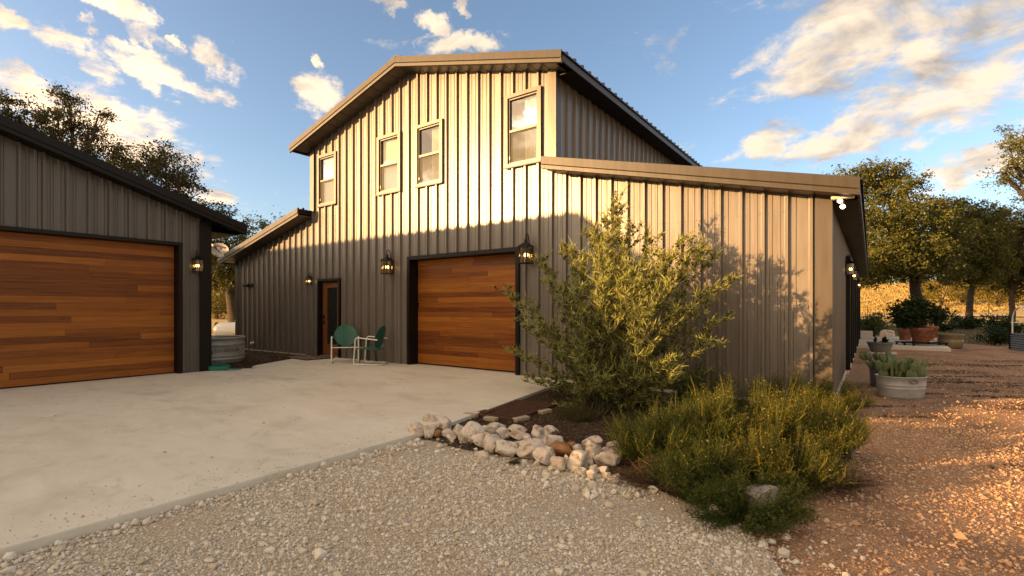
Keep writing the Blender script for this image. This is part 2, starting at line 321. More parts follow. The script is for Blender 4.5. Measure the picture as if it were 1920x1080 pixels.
# ------------------------------------------------------------------ mesh helpers
def link(name, me, mat, parent=None, loc=None):
    o = bpy.data.objects.new(name, me); COL.objects.link(o)
    if mat is not None and not me.materials: me.materials.append(M[mat] if isinstance(mat, str) else mat)
    if parent is not None: o.parent = parent
    if loc is not None: o.location = loc
    return o
def tag(o, label=None, cat=None, group=None, kind=None):
    for k, v in (('label', label), ('category', cat), ('group', group), ('kind', kind)):
        if v: o[k] = v
    return o
def empty(name, loc=(0, 0, 0), rz=0., label=None, cat=None, group=None):
    o = bpy.data.objects.new(name, None); COL.objects.link(o); o.location = loc; o.rotation_euler = (0, 0, rz); o.empty_display_size = .2
    return tag(o, label, cat, group)
def copy_tree(o, parent=None, **k):
    c = o.copy(); COL.objects.link(c)
    if parent is not None: c.parent = parent
    for ch in list(o.children): copy_tree(ch, c)
    return c
def share(o, loc, parent=None):
    c = o.copy(); COL.objects.link(c); c.location = loc
    if parent is not None: c.parent = parent
    return c
class MB:
    def __init__(s): s.v = []; s.f = []; s.sm = []
    def add(s, vs, fs, smooth=False):
        o = len(s.v); s.v += [tuple(p) for p in vs]; s.f += [tuple(i + o for i in q) for q in fs]; s.sm += [smooth] * len(fs); return s
    def quad(s, a, b, c, d): return s.add((a, b, c, d), ((0, 1, 2, 3),))
    def box(s, x0, x1, y0, y1, z0, z1, bev=0.):
        if bev > 0:
            for (a, b_, c_) in ((bev, bev, 0), (bev, 0, bev), (0, bev, bev)): pass
            bm = bmesh.new(); bmesh.ops.create_cube(bm, size=1.)
            for v in bm.verts: v.co = Vector(((x0 + x1) / 2 + v.co.x * (x1 - x0), (y0 + y1) / 2 + v.co.y * (y1 - y0), (z0 + z1) / 2 + v.co.z * (z1 - z0)))
            bmesh.ops.bevel(bm, geom=bm.edges[:], offset=bev, segments=1, affect='EDGES')
            bm.verts.index_update(); s.add([v.co[:] for v in bm.verts], [[v.index for v in f.verts] for f in bm.faces]); bm.free(); return s
        vs = [(x, y, z) for x in (x0, x1) for y in (y0, y1) for z in (z0, z1)]
        return s.add(vs, ((0, 1, 3, 2), (4, 6, 7, 5), (0, 4, 5, 1), (2, 3, 7, 6), (0, 2, 6, 4), (1, 5, 7, 3)))
    def obox(s, c, sx, sy, sz, m=None):
        vs = [Vector((x * sx / 2, y * sy / 2, z * sz / 2)) for x in (-1, 1) for y in (-1, 1) for z in (-1, 1)]
        if m is not None: vs = [m @ v for v in vs]
        vs = [v + Vector(c) for v in vs]
        return s.add(vs, ((0, 1, 3, 2), (4, 6, 7, 5), (0, 4, 5, 1), (2, 3, 7, 6), (0, 2, 6, 4), (1, 5, 7, 3)))
    def sweep(s, sec, p0, p1):
        """sec: list of (y, z) offsets; p0, p1: (x, y, z) ends"""
        n = len(sec); vs = [(p[0], p[1] + y, p[2] + z) for p in (p0, p1) for (y, z) in sec]
        return s.add(vs, [(i, (i + 1) % n, n + (i + 1) % n, n + i) for i in range(n)] + [tuple(range(n - 1, -1, -1)), tuple(range(n, 2 * n))])
    def prism(s, poly, z0, z1):
        n = len(poly); vs = [(x, y, z0) for x, y in poly] + [(x, y, z1) for x, y in poly]
        return s.add(vs, [(i, (i + 1) % n, n + (i + 1) % n, n + i) for i in range(n)] + [tuple(range(n - 1, -1, -1)), tuple(range(n, 2 * n))])
    def tube(s, pts, r, n=8, caps=True, closed=False):
        pts = [Vector(p) for p in pts]; k = len(pts); rs = r if isinstance(r, (list, tuple)) else [r] * k
        vs = []; ref = None
        for i, p in enumerate(pts):
            a = pts[(i - 1) % k] if (closed or i > 0) else p; b = pts[(i + 1) % k] if (closed or i < k - 1) else p
            d = (b - a).normalized()
            if ref is None: ref = Vector((0, 0, 1)) if abs(d.z) < .9 else Vector((1, 0, 0))
            u = (ref - d * ref.dot(d))
            u = u.normalized() if u.length > 1e-6 else d.orthogonal().normalized()
            ref = u; w = d.cross(u)
            vs += [p + (u * math.cos(2 * math.pi * j / n) + w * math.sin(2 * math.pi * j / n)) * rs[i] for j in range(n)]
        fs = [(i * n + j, i * n + (j + 1) % n, ((i + 1) % k) * n + (j + 1) % n, ((i + 1) % k) * n + j) for i in range(k if closed else k - 1) for j in range(n)]
        s.add(vs, fs, True)
        if caps and not closed: s.add(vs[:n], (tuple(range(n - 1, -1, -1)),)); s.add(vs[-n:], (tuple(range(n)),))
        return s
    def lathe(s, prof, n=32, c=(0, 0, 0), sx=1., sy=1., flute=0., fn=24):
        vs = []
        for (r, z) in prof:
            for j in range(n):
                a = 2 * math.pi * j / n; q = r * (1 + (flute * math.cos(fn * a) if r > .02 else 0)); vs.append((c[0] + q * sx * math.cos(a), c[1] + q * sy * math.sin(a), c[2] + z))
        fs = [(i * n + j, i * n + (j + 1) % n, (i + 1) * n + (j + 1) % n, (i + 1) * n + j) for i in range(len(prof) - 1) for j in range(n)]
        return s.add(vs, fs, True)
    def ball(s, c, rx, ry=None, rz=None, nu=14, nv=8, m=None):
        ry = ry or rx; rz = rz or rx; vs = []; fs = []
        for i in range(nv + 1):
            ph = math.pi * i / nv
            for j in range(nu):
                th = 2 * math.pi * j / nu; v = Vector((rx * math.sin(ph) * math.cos(th), ry * math.sin(ph) * math.sin(th), rz * math.cos(ph)))
                if m is not None: v = m @ v
                vs.append(v + Vector(c))
        for i in range(nv):
            for j in range(nu): fs.append((i * nu + j, i * nu + (j + 1) % nu, (i + 1) * nu + (j + 1) % nu, (i + 1) * nu + j))
        return s.add(vs, fs, True)
    def mesh(s, name):
        me = bpy.data.meshes.new(name); me.from_pydata(s.v, [], s.f); me.polygons.foreach_set('use_smooth', s.sm); me.update(); return me
    def build(s, name, mat, parent=None, loc=None): return link(name, s.mesh(name), mat, parent, loc)
def big(name, verts, faces, mat, parent=None, smooth=False):
    """verts (N,3) float, faces (M,k) int arrays"""
    me = bpy.data.meshes.new(name); k = faces.shape[1]
    me.vertices.add(len(verts)); me.vertices.foreach_set('co', np.ascontiguousarray(verts, dtype=np.float32).ravel())
    me.loops.add(faces.size); me.loops.foreach_set('vertex_index', np.ascontiguousarray(faces, dtype=np.int32).ravel())
    me.polygons.add(len(faces)); me.polygons.foreach_set('loop_start', np.arange(0, faces.size, k, dtype=np.int32))
    me.polygons.foreach_set('use_smooth', np.full(len(faces), smooth)); me.update(calc_edges=True)
    return link(name, me, mat, parent)
def rand_rot(n):
    q = rng.normal(size=(n, 4)); q /= np.linalg.norm(q, axis=1)[:, None]; w, x, y, z = q.T
    return np.stack([np.stack([1 - 2 * (y * y + z * z), 2 * (x * y - z * w), 2 * (x * z + y * w)], -1),
                     np.stack([2 * (x * y + z * w), 1 - 2 * (x * x + z * z), 2 * (y * z - x * w)], -1),
                     np.stack([2 * (x * z - y * w), 2 * (y * z + x * w), 1 - 2 * (x * x + y * y)], -1)], 1)
def scatter(name, base_v, base_f, pos, scale, mat, parent=None, rot=None, smooth=False, flat=None):
    """many small copies of one shape as ONE mesh"""
    n = len(pos); rt = rand_rot(n) if rot is None else rot
    sc = scale if np.ndim(scale) == 2 else np.repeat(np.asarray(scale)[:, None], 3, 1)
    v = np.einsum('nij,nkj->nki', rt, base_v[None] * sc[:, None, :])
    if flat is not None: v[:, :, 2] *= flat
    v = (v + pos[:, None, :]).reshape(-1, 3)
    f = (base_f[None] + (np.arange(n) * len(base_v))[:, None, None]).reshape(-1, base_f.shape[1])
    return big(name, v, f, mat, parent, smooth)
LEAF_V = np.array([(0, -.5, 0), (.28, .02, .05), (0, .5, -.02), (-.28, .02, .05)], float); LEAF_F = np.array([(0, 1, 2, 3)])
OCT_V = np.array([(1, 0, 0), (-1, 0, 0), (0, 1, 0), (0, -1, 0), (0, 0, 1), (0, 0, -1)], float); OCT_F = np.array([(0, 2, 4), (2, 1, 4), (1, 3, 4), (3, 0, 4), (2, 0, 5), (1, 2, 5), (3, 1, 5), (0, 3, 5)])
_b = bmesh.new(); bmesh.ops.create_icosphere(_b, subdivisions=1, radius=1.); ICO_V = np.array([v.co[:] for v in _b.verts]); ICO_F = np.array([[v.index for v in f.verts] for f in _b.faces]); _b.free()
def ribbons(paths, widths, side):
    """paths (N,k,3), widths (N,k), side (N,3) -> verts, quads"""
    N, k, _ = paths.shape; off = side[:, None, :] * widths[:, :, None] * .5
    v = np.stack([paths - off, paths + off], 2).reshape(-1, 3)
    b = (np.arange(N) * k * 2)[:, None, None]; i = np.arange(k - 1)[None, :, None] * 2
    f = (b + i + np.array([0, 1, 3, 2])[None, None, :]).reshape(-1, 4); return v, f
def text_mesh(body, size, extrude=.0):
    c = bpy.data.curves.new('text_curve', 'FONT'); c.body = body; c.size = size; c.align_x = 'CENTER'; c.align_y = 'CENTER'; c.extrude = extrude
    o = bpy.data.objects.new('text_curve', c); COL.objects.link(o); bpy.context.view_layer.update()
    me = bpy.data.meshes.new_from_object(o.evaluated_get(bpy.context.evaluated_depsgraph_get())); bpy.data.objects.remove(o); bpy.data.curves.remove(c); return me

# ------------------------------------------------------------------ ground, drive, beds
def terrain_h(x, y):
    r = np.hypot(x - 3, y - 0.); t = np.clip((r - 46) / 150, 0, 1)
    return -.10 + 8.6 * t * t * (3 - 2 * t) + np.clip(r - 46, 0, 60) / 60 * (.35 * np.sin(x * .061 + 1.3) + .25 * np.cos(y * .083)) + np.clip(r - 260, 0, 1e9) * .004
ax = np.concatenate([-np.geomspace(1200, 62, 26), np.linspace(-60, 60, 61), np.geomspace(62, 1200, 26)])
gx, gy = np.meshgrid(ax, ax, indexing='ij'); gz = terrain_h(gx, gy); n = len(ax)
idx = np.arange(n * n).reshape(n, n); fq = np.stack([idx[:-1, :-1], idx[1:, :-1], idx[1:, 1:], idx[:-1, 1:]], -1).reshape(-1, 4)
tag(big('ground', np.stack([gx, gy, gz], -1).reshape(-1, 3), fq, 'field', smooth=True), kind='structure')

def wob(poly, amp=.06, step=.25, keep=()):
    out = []; k = len(poly)
    for i in range(k):
        a = Vector((*poly[i], 0)); b = Vector((*poly[(i + 1) % k], 0)); L = (b - a).length; m = max(1, int(L / step)) if i not in keep else 1
        m = min(m, 120); nrm = Vector((-(b - a).y, (b - a).x, 0)).normalized()
        for j in range(m):
            p = a.lerp(b, j / m)
            if j: p = p + nrm * random.uniform(-amp, amp)
            out.append((p.x, p.y))
    return out
def sheet(name, poly, z, mat, amp=.06, step=.25):
    mb = MB(); w = wob(poly, amp, step); mb.add([(x, y, z) for x, y in w], [tuple(range(len(w)))])
    return tag(mb.build(name, mat), kind='structure')
LAWN = [(7, 17), (11, 18.2), (13, 18.2), (17, 16), (26, 13), (40, 20), (36, 44), (18, 46), (9, 44), (0, 34), (0, 22.5), (7, 22.5)]
sheet('lawn', LAWN, -.092, 'lawn', .25, .8)
GRANITE = [(6.6, -20), (26, -20), (26, 13.5), (17, 16.3), (13.2, 18.3), (11, 18.5), (9, 22.4), (7.2, 22.4), (7.2, -3)]
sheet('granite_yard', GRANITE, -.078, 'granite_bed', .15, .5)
GRAVEL = [(-14, -30), (8.95, -30), (8.9, -7), (8.66, -5.5), (8.35, -4.85), (7.6, -4.4), (6.9, -4.25), (6, -4.25), (4.6, -4.1), (-14, -4.1)]
sheet('gravel_drive', GRAVEL, -.062, 'gravel_bed', .10, .3)
MULCH = [(4.3, -4.45), (5.2, -4.4), (6.0, -4.42), (6.9, -4.2), (7.4, -4.25), (8.0, -4.6), (8.4, -4.4), (8.62, -3.4), (8.78, -1.6), (8.66, .3), (8.4, .3), (4, .3)]
sheet('mulch_bed', MULCH, -.046, 'mulch', .06, .25)
sheet('mulch_strip', [(-9.4, .3), (-3.5, .3), (-3.5, -.3), (-1.9, -2.2), (-2.4, -3.4), (-9.4, -3.4)], -.03, 'mulch', .05, .4)

def slab_mesh(poly, z0, z1, bev=.012):
    bm = bmesh.new(); vs = [bm.verts.new((x, y, z0)) for x, y in poly]; f = bm.faces.new(vs)
    r = bmesh.ops.extrude_face_region(bm, geom=[f]); top = [v for v in r['geom'] if isinstance(v, bmesh.types.BMVert)]
    for v in top: v.co.z = z1
    bm.edges.ensure_lookup_table(); ed = [e for e in bm.edges if all(abs(v.co.z - z1) < 1e-6 for v in e.verts)]
    bmesh.ops.bevel(bm, geom=ed, offset=bev, segments=2, affect='EDGES', profile=.6)
    bmesh.ops.recalc_face_normals(bm, faces=bm.faces[:]); me = bpy.data.meshes.new('slab'); bm.to_mesh(me); bm.free(); return me
drive = empty('driveway'); tag(drive, kind='structure')
def jy(x): return -4.22 + (4.94 - x) * .15
G1 = [(4.94, jy(4.94) + .012), (4.40, -.6), (4.28, -.002), (-3.72, -.002), (-3.78, -.45), (-2.85, -2.2), (-2.62, -2.42), (-2.12, -2.42), (-2.64, -2.92), (-2.64, jy(-2.64) + .012)]
G2 = [(4.94, jy(4.94) - .004), (-2.62, jy(-2.64) - .004), (-2.62, -8.994), (4.93, -8.994)]
G3 = [(4.93, -9.006), (-2.62, -9.006), (-2.62, -17), (4.93, -17)]
for q in (G1, G2, G3): link('slab', slab_mesh(q, -.17, 0.), 'concrete', drive)
pad = link('concrete_pad', slab_mesh([(8.47, 13.35), (11.0, 13.25), (11.15, 20.6), (8.47, 20.6)], -.2, .03), 'pale_concrete'); tag(pad, kind='structure')
tr = MB()                                                     # pale farm track winding over the far field
def track(name, pts, w):
    mb = MB(); P_ = []
    for i in range(len(pts) - 1):
        for j in range(10):
            t_ = j / 10; P_.append((pts[i][0] * (1 - t_) + pts[i + 1][0] * t_, pts[i][1] * (1 - t_) + pts[i + 1][1] * t_))
    vs = []
    for i, p in enumerate(P_):
        a = P_[max(0, i - 1)]; b = P_[min(len(P_) - 1, i + 1)]; d = Vector((b[0] - a[0], b[1] - a[1], 0)).normalized(); nn = Vector((-d.y, d.x, 0))
        for k in range(5):
            q = Vector((p[0], p[1], 0)) + nn * (k / 4 - .5) * w; vs.append((q.x, q.y, float(terrain_h(q.x, q.y)) + .12))
    fs = [(i * 5 + k, i * 5 + k + 1, i * 5 + k + 6, i * 5 + k + 5) for i in range(len(P_) - 1) for k in range(4)]
    mb.add(vs, fs, True); return tag(mb.build(name, 'track'), kind='structure')
track('road', [(-10, 52), (6, 62), (18, 64), (34, 62), (60, 50), (95, 40)], 3.2)
track('path', [(-30, 105), (0, 100), (14, 92), (22, 84), (30, 66)], 3.4)

# ------------------------------------------------------------------ ribbed steel buildings
PW = .9144
def rib_profile(u0, u1, extra=()):
    pts = []
    for k in range(3):
        c = u0 + PW * (k + .5) / 3
        pts += [(c - .036, 0), (c - .019, .050), (c + .019, .050), (c + .030, 0)]
        for m in (c + .100, c + .205): pts += [(m - .024, 0), (m - .012, .009), (m + .012, .009), (m + .024, 0)]
    pts = [p for p in pts if u0 < p[0] < u0 + PW]
    pts = [(u0, 0)] + sorted(pts) + [(u0 + PW, 0)]
    def h(u):
        for (a, ha), (b, hb) in zip(pts, pts[1:]):
            if a <= u <= b: return ha + (hb - ha) * (u - a) / max(b - a, 1e-9)
        return 0.
    us = sorted({round(p[0], 5) for p in pts if p[0] < u1} | {round(u1, 5)} | {round(e, 5) for e in extra if u0 < e < u1})
    return [(u, h(u)) for u in us]
def panel_wall(parent, u0, u1, top, bot, opens, fn, mat, kinks=()):
    u = u0
    while u < u1 - .02:
        e = min(u + PW, u1); mb = MB(); ext = list(kinks)
        for (a, b, c, d) in opens: ext += [a, b]
        pr = rib_profile(u, e, ext)
        for (ua, ha), (ub, hb) in zip(pr, pr[1:]):
            if ub - ua < 1e-5: continue
            um = (ua + ub) / 2; ta, tb = top(ua + 1e-6), top(ub - 1e-6)
            iv = [(bot, bot, ta, tb)]
            for (a, b, c, d) in opens:
                if a < um < b:
                    nv = []
                    for (p0, p1, q0, q1) in iv:
                        if d <= min(p0, p1) or c >= max(q0, q1): nv.append((p0, p1, q0, q1)); continue
                        if c > max(p0, p1) + .02: nv.append((p0, p1, c, c))
                        nv.append((d, d, q0, q1))
                    iv = nv
            for (b0, b1, t0, t1) in iv:
                if max(t0, t1) - max(b0, b1) < .01: continue
                mb.quad(fn(ua, ha, b0), fn(ub, hb, b1), fn(ub, hb, t1), fn(ua, ha, t0))
        if mb.f: mb.build('wall_panel', mat, parent)
        u = e
def shared_panels(parent, name, mat, mesh_fn, count, step):
    """count copies of one panel mesh, each shifted by step"""
    me = mesh_fn(); first = None
    for i in range(count): link(name, me, mat, parent, tuple(s_ * i for s_ in step))
def flat_panel(fn, z0, z1):
    def f():
        mb = MB()
        for (ua, ha), (ub, hb) in zip(rib_profile(0, PW), rib_profile(0, PW)[1:]): mb.quad(fn(ua, ha, z0), fn(ub, hb, z0), fn(ub, hb, z1), fn(ua, ha, z1))
        return mb.mesh('wall_panel')
    return f
def roof_panel(xa, za, xb, zb, y0, mirror=1):
    """one roof sheet from ridge (xa, za) to eave (xb, zb); ribs stand up from it"""
    def f():
        mb = MB(); pr = rib_profile(0, PW)
        for (ua, ha), (ub, hb) in zip(pr, pr[1:]):
            mb.quad((xa, y0 + ua, za + ha), (xb, y0 + ua, zb + ha), (xb, y0 + ub, zb + hb), (xa, y0 + ub, za + hb))
            mb.quad((xb, y0 + ua, zb + ha), (xb, y0 + ua, zb - .02), (xb, y0 + ub, zb - .02), (xb, y0 + ub, zb + hb))
        return mb.mesh('roof_panel')
    return f
RAKE = [(.0, .045), (-.035, .035), (-.04, -.105), (-.022, -.12), (-.022, -.185), (.012, -.195), (.012, -.18), (.004, -.12), (.02, .02)]
def roof_slope(parent, xa, za, xb, zb, yf, yb, trim, mat_roof='roof_steel', soff='soffit_steel', side_trim=True, rake_mat=None):
    """sheets, deck, soffit boards and trims of one slope; yf is the front rake, yb the back"""
    nsh = int(math.ceil((yb - yf) / PW)); sg = 1 if xb > xa else -1; L = abs(xb - xa); sl_ = (zb - za) / (xb - xa)
    shared_panels(parent, 'roof_panel', mat_roof, roof_panel(xa, za + .012, xb + .03 * sg, zb + .012 + .03 * sl_ * sg, yf + .0), nsh, (0, PW, 0))
    d = MB(); y1 = yf + nsh * PW
    d.sweep([(0.03, -.008), (y1 - yf - .03, -.008), (y1 - yf - .03, -.12), (0.03, -.12)], (xa, yf, za), (xb - .02 * sg, yf, zb - .02 * sl_ * sg)); d.build('roof_deck', 'dark_trim', parent)
    MB().sweep(RAKE, (xa, yf, za), (xb, yf, zb)).build('rake_trim', rake_mat or trim, parent)
    # soffit boards under the rake overhang
    st = .305; k = int(L / st); sec = [(.02, -.155), (-yf - .004, -.155), (-yf - .004, -.175), (.02, -.175)]
    me = MB().sweep(sec, (0, yf, 0), ((st - .016) * sg, yf, (st - .016) * sg * sl_)).mesh('soffit_board')
    for i in range(k): link('soffit_board', me, soff, parent, (xa + i * st * sg, 0, za + i * st * sg * sl_))
    # eave side: fascia and soffit
    f = MB()
    f.box(min(xb - .03 * sg, xb), max(xb - .03 * sg, xb), yf - .03, y1, zb - .155, zb - .004)
    f.build('eave_trim', trim, parent)
    return y1

barn = empty('metal_barn', (0, 0, 0), 0, 'tall charcoal steel barn with raised centre, lean-to wings and cedar garage door', 'barn')
BL, BW, CW = 21., 8.40, 4.0                                    # length, half width, half width of the raised middle
def zm(x): return 7.10 - .267 * abs(x)
def zl(x): return 4.09 - .234 * (abs(x) - 4)
def barn_top(x): return zm(x) - .16 if abs(x) <= CW else zl(x) - .16
WIN = [(-3.70, -2.87, 4.19, 5.58), (-1.13, -.31, 4.18, 5.59), (.24, 1.08, 4.18, 5.58), (2.86, 3.70, 4.20, 5.63)]
PDOOR = (-3.68, -2.74, .0, 2.10); GDOOR = (.02, 3.125, .0, 2.495)
opens = WIN + [PDOOR, GDOOR]
panel_wall(barn, -BW, BW, barn_top, .0, opens, lambda u, h, z: (u, -h, z), 'wall_steel', kinks=(-CW, 0, CW))
sc = []
for k in range(int(2 * BW / PW) + 1):
    for j in range(3):
        u = -BW + k * PW + PW * (j + .5) / 3
        for z in (.35, 1.5, 2.75, 3.9, 5.0, 6.0):
            if z < barn_top(u) - .25 and abs(u) < BW - .2 and not any(q[0] - .12 < u + .055 < q[1] + .12 and q[2] - .12 < z < q[3] + .12 for q in opens): sc += [(u + .055, -.006, z), (u - .055, -.006, z)]
sc = np.array(sc); tag(scatter('screws', OCT_V, OCT_F, sc, np.full(len(sc), .009), 'screw_steel', barn), kind='stuff')
SD = [(4.85, 6.7, 0, 2.42), (8.0, 9.9, .0, 2.42), (10.7, 13.0, .0, 2.42), (14.2, 17.4, 0, 2.42)]
panel_wall(barn, 0., BL, lambda u: zl(BW) - .16, .0, SD, lambda u, h, z: (BW + h, u, z), 'wall_steel')
for sx in (1, -1):
    shared_panels(barn, 'wall_panel', 'wall_steel', flat_panel(lambda u, h, z: (sx * (CW + h), u, z), 3.9, zm(4) - .14), int(BL / PW), (0, PW, 0))
shared_panels(barn, 'wall_panel', 'wall_steel', flat_panel(lambda u, h, z: (-BW - h, u, z), 0, zl(BW) - .16), int(BL / PW), (0, PW, 0))
mb = MB(); mb.add([(-BW, 20.9, 0), (BW, 20.9, 0), (BW, 20.9, zl(BW) - .1), (CW, 20.9, zl(CW) - .1), (CW, 20.9, zm(4) - .1), (0, 20.9, zm(0) - .1), (-CW, 20.9, zm(4) - .1), (-CW, 20.9, zl(CW) - .1), (-BW, 20.9, zl(BW) - .1)], [tuple(range(9))]); mb.build('back_wall', 'wall_steel', barn)
mb = MB(); mb.box(-BW - .03, BW + .06, -.035, BL, -.35, -.004); mb.build('foundation', 'pale_concrete', barn)
YF = -.45
for sx in (1, -1):
    roof_slope(barn, 0, zm(0), 4.42 * sx, zm(4.42), YF, BL + .4, 'trim_steel')
    roof_slope(barn, CW * sx, zl(4), 8.78 * sx, zl(8.78), YF, BL + .4, 'trim_steel')
    # corner trims
    mb = MB(); a, b = sorted((sx * (BW - .14), sx * (BW + .064))); mb.box(a, b, -.064, -.053, 0, zl(BW) - .155)
    a, b = sorted((sx * (BW + .053), sx * (BW + .064))); mb.box(a, b, -.034, .12, 0, zl(BW) - .16); mb.build('corner_trim', 'corner_steel' if sx > 0 else 'dark_trim', barn)
    mb = MB(); a, b = sorted((sx * (CW - .12), sx * (CW + .064))); mb.box(a, b, -.064, -.053, zl(4) + .03 if sx > 0 else zl(4) - .05, zm(4) - .155)
    a, b = sorted((sx * (CW + .053), sx * (CW + .064))); mb.box(a, b, -.034, .10, zl(4) + .03, zm(4) - .16); mb.build('corner_trim', 'corner_steel', barn)
    mb = MB(); a, b = sorted((sx * (BW + .05), sx * 8.75)); mb.box(a, b, 0., BL + .3, zl(8.75) - .17, zl(8.75) - .155); mb.build('eave_soffit', 'dark_trim', barn)
    mb = MB(); a, b = sorted((sx * (CW + .05), sx * 4.39)); mb.box(a, b, 0., BL + .3, zm(4.39) - .17, zm(4.39) - .155); mb.build('eave_soffit', 'dark_trim', barn)
mb = MB(); mb.sweep([(0, .03), (BL + .8, .03), (BL + .8, .05), (0, .05)], (-.16, YF - .02, zm(.16) + .012), (0, YF - .02, zm(0) + .02)); mb.sweep([(0, .03), (BL + .8, .03), (BL + .8, .05), (0, .05)], (0, YF - .02, zm(0) + .02), (.16, YF - .02, zm(.16) + .012)); mb.build('ridge_cap', 'trim_steel', barn)

def window(parent, x0, x1, z0, z1, style):
    w = MB(); tw = .062                                       # outer steel surround
    w.box(x0 - tw * .35, x0 + tw, -.064, -.012, z0 - .02, z1 + .02); w.box(x1 - tw, x1 + tw * .35, -.064, -.012, z0 - .02, z1 + .02)
    w.box(x0 + tw, x1 - tw, -.066, -.012, z1 - tw * .8, z1 + .022); w.box(x0 + tw, x1 - tw, -.066, -.012, z0 - .022, z0 + tw * .8)
    o = w.build('window', 'corner_steel', parent)
    s = MB(); a, b, c, d = x0 + tw, x1 - tw, z0 + tw * .8, z1 - tw * .8; zm_ = (c + d) / 2; e = .032
    s.box(a, a + e, -.03, .035, c, d); s.box(b - e, b, -.03, .035, c, d); s.box(a + e, b - e, -.028, .035, d - e, d); s.box(a + e, b - e, -.028, .035, c, c + e)
    s.box(a + e, b - e, -.034, .035, zm_ - .024, zm_ + .024); s.build('sash_frame', 'corner_steel', o)
    MB().quad((a + e, .012, zm_), (b - e, .012, zm_), (b - e, .012, d - e), (a + e, .012, d - e)).build('pane', 'window_glass', o)
    MB().quad((a + e, .024, c + e), (b - e, .024, c + e), (b - e, .024, zm_), (a + e, .024, zm_)).build('pane', 'window_glass', o)
    MB().quad((a + e, -.012, c + e), (b - e, -.012, c + e), (b - e, -.012, zm_ - .02), (a + e, -.012, zm_ - .02)).build('insect_screen', 'insect_screen', o)
    MB().box(a + e - .004, a + e + .012, -.036, -.03, c + .1, c + .16).build('latch', 'white_paint', o)
    cb = MB(); N = 28; x_a = a if style != 'curtain' else a + (b - a) * .45
    if style == 'blind':
        for i in range(26):
            z = c + (d - c) * i / 26; cb.quad((a, .085, z), (b, .085, z), (b, .075, z + (d - c) / 26), (a, .075, z + (d - c) / 26))
        cb.build('blind', 'blind', o)
    else:
        for i in range(N):
            ua, ub = (x_a + (b - x_a) * k / N for k in (i, i + 1)); ya, yb = (.10 + .02 * math.sin(k * 1.35) for k in (i, i + 1))
            cb.quad((ua, ya, c), (ub, yb, c), (ub, yb, d), (ua, ya, d))
        cb.build('curtain', 'curtain', o)
        MB().quad((a, .3, c), (b, .3, c), (b, .3, d), (a, .3, d)).build('interior_shade', 'interior', o)
    MB().box(x0 - .03, x1 + .03, -.080, -.064, z0 - .035, z0 - .008).build('sill', 'trim_steel', o)
for w_, st in zip(WIN, ('blind', 'blind', 'curtain', 'curtain')): window(barn, *w_, st)

def plank_door(parent, x0, x1, z0, z1, y, seed, rows, lens):
    """sectional overhead door faced with staggered boards"""
    r = random.Random(seed); o = MB().box(x0, x1, y + .016, y + .06, z0, z1).build('overhead_door', 'dark_trim', parent)
    h = (z1 - z0) / rows
    for i in range(rows):
        x = x0 - r.uniform(0, lens[0]); za = z0 + i * h; sect = (i % 5 == 0)
        while x < x1:
            L = r.choice(lens) * r.uniform(.85, 1.15); a, b = max(x, x0), min(x + L, x1)
            if b - a > .05:
                hh = h - (.004 if sect else .0012); c = ((a + b) / 2, y, za + h / 2); m_ = MB(); dy = r.uniform(0, .002)
                m_.box(-(b - a) / 2 + .0012, (b - a) / 2 - .0012, -.004 - dy, .015, -hh / 2, hh / 2, .0012)
                m_.build('plank', 'cedar', o, c)
            x += L
    MB().box(x0, x1, y - .004, y + .03, z0 - .02, z0 - .001).build('bottom_seal', 'rubber', o)
    return o
def jambs(parent, x0, x1, z1, y_in, mat='black_metal', w=.07):
    mb = MB(); mb.box(x0 - w, x0 + .012, -.058, y_in, 0, z1 + w); mb.box(x1 - .012, x1 + w, -.058, y_in, 0, z1 + w); mb.box(x0 + .012, x1 - .012, -.060, y_in, z1 - .012, z1 + w + .002)
    mb.build('door_jamb', mat, parent)
plank_door(barn, GDOOR[0] + .02, GDOOR[1] - .02, .03, GDOOR[3] - .02, .22, 5, 22, (1.7, 2.4, 3.0, 3.6))
jambs(barn, GDOOR[0], GDOOR[1], GDOOR[3], .24)
# people door: stained wood, full-length frosted glass
x0, x1, _, z1 = PDOOR
jambs(barn, x0, x1, z1, .12, w=.05)
d = MB(); a, b = x0 + .03, x1 - .03; ya, yb = .07, .115
d.box(a, a + .17, ya, yb, .03, z1 - .03, .004); d.box(b - .15, b, ya, yb, .03, z1 - .03, .004); d.box(a + .17, b - .15, ya + .002, yb, z1 - .16, z1 - .032); d.box(a + .17, b - .15, ya + .002, yb, .03, .30)
for (xx0, xx1, zz0, zz1) in ((a + .17, a + .2, .3, z1 - .16), (b - .18, b - .15, .3, z1 - .16), (a + .2, b - .18, .3, .33), (a + .2, b - .18, z1 - .19, z1 - .16)): d.box(xx0, xx1, ya - .012, ya + .02, zz0, zz1)
do = d.build('door', 'door_wood', barn)
MB().quad((a + .2, .09, .33), (b - .18, .09, .33), (b - .18, .09, z1 - .19), (a + .2, .09, z1 - .19)).build('glass_pane', 'door_glass', do)
MB().quad((a + .2, .105, .33), (b - .18, .105, .33), (b - .18, .105, z1 - .19), (a + .2, .105, z1 - .19)).build('frosted_backing', 'dark_galvanized', do)
k = MB(); k.box(a + .05, a + .11, ya - .03, ya, 1.06, 1.14, .005); k.tube([(a + .08, ya - .03, 1.10), (a + .08, ya - .055, 1.10)], .022, 10); k.build('deadbolt', 'black_metal', do)
k = MB(); k.box(a + .05, a + .11, ya - .02, ya, .90, .99, .004); k.tube([(a + .08, ya, .94), (a + .08, ya - .06, .94), (a + .2, ya - .06, .94)], .011, 8); k.build('handle', 'black_metal', do)
MB().box(x0, x1, -.02, .13, -.003, .028, .004).build('threshold', 'dark_galvanized', barn)
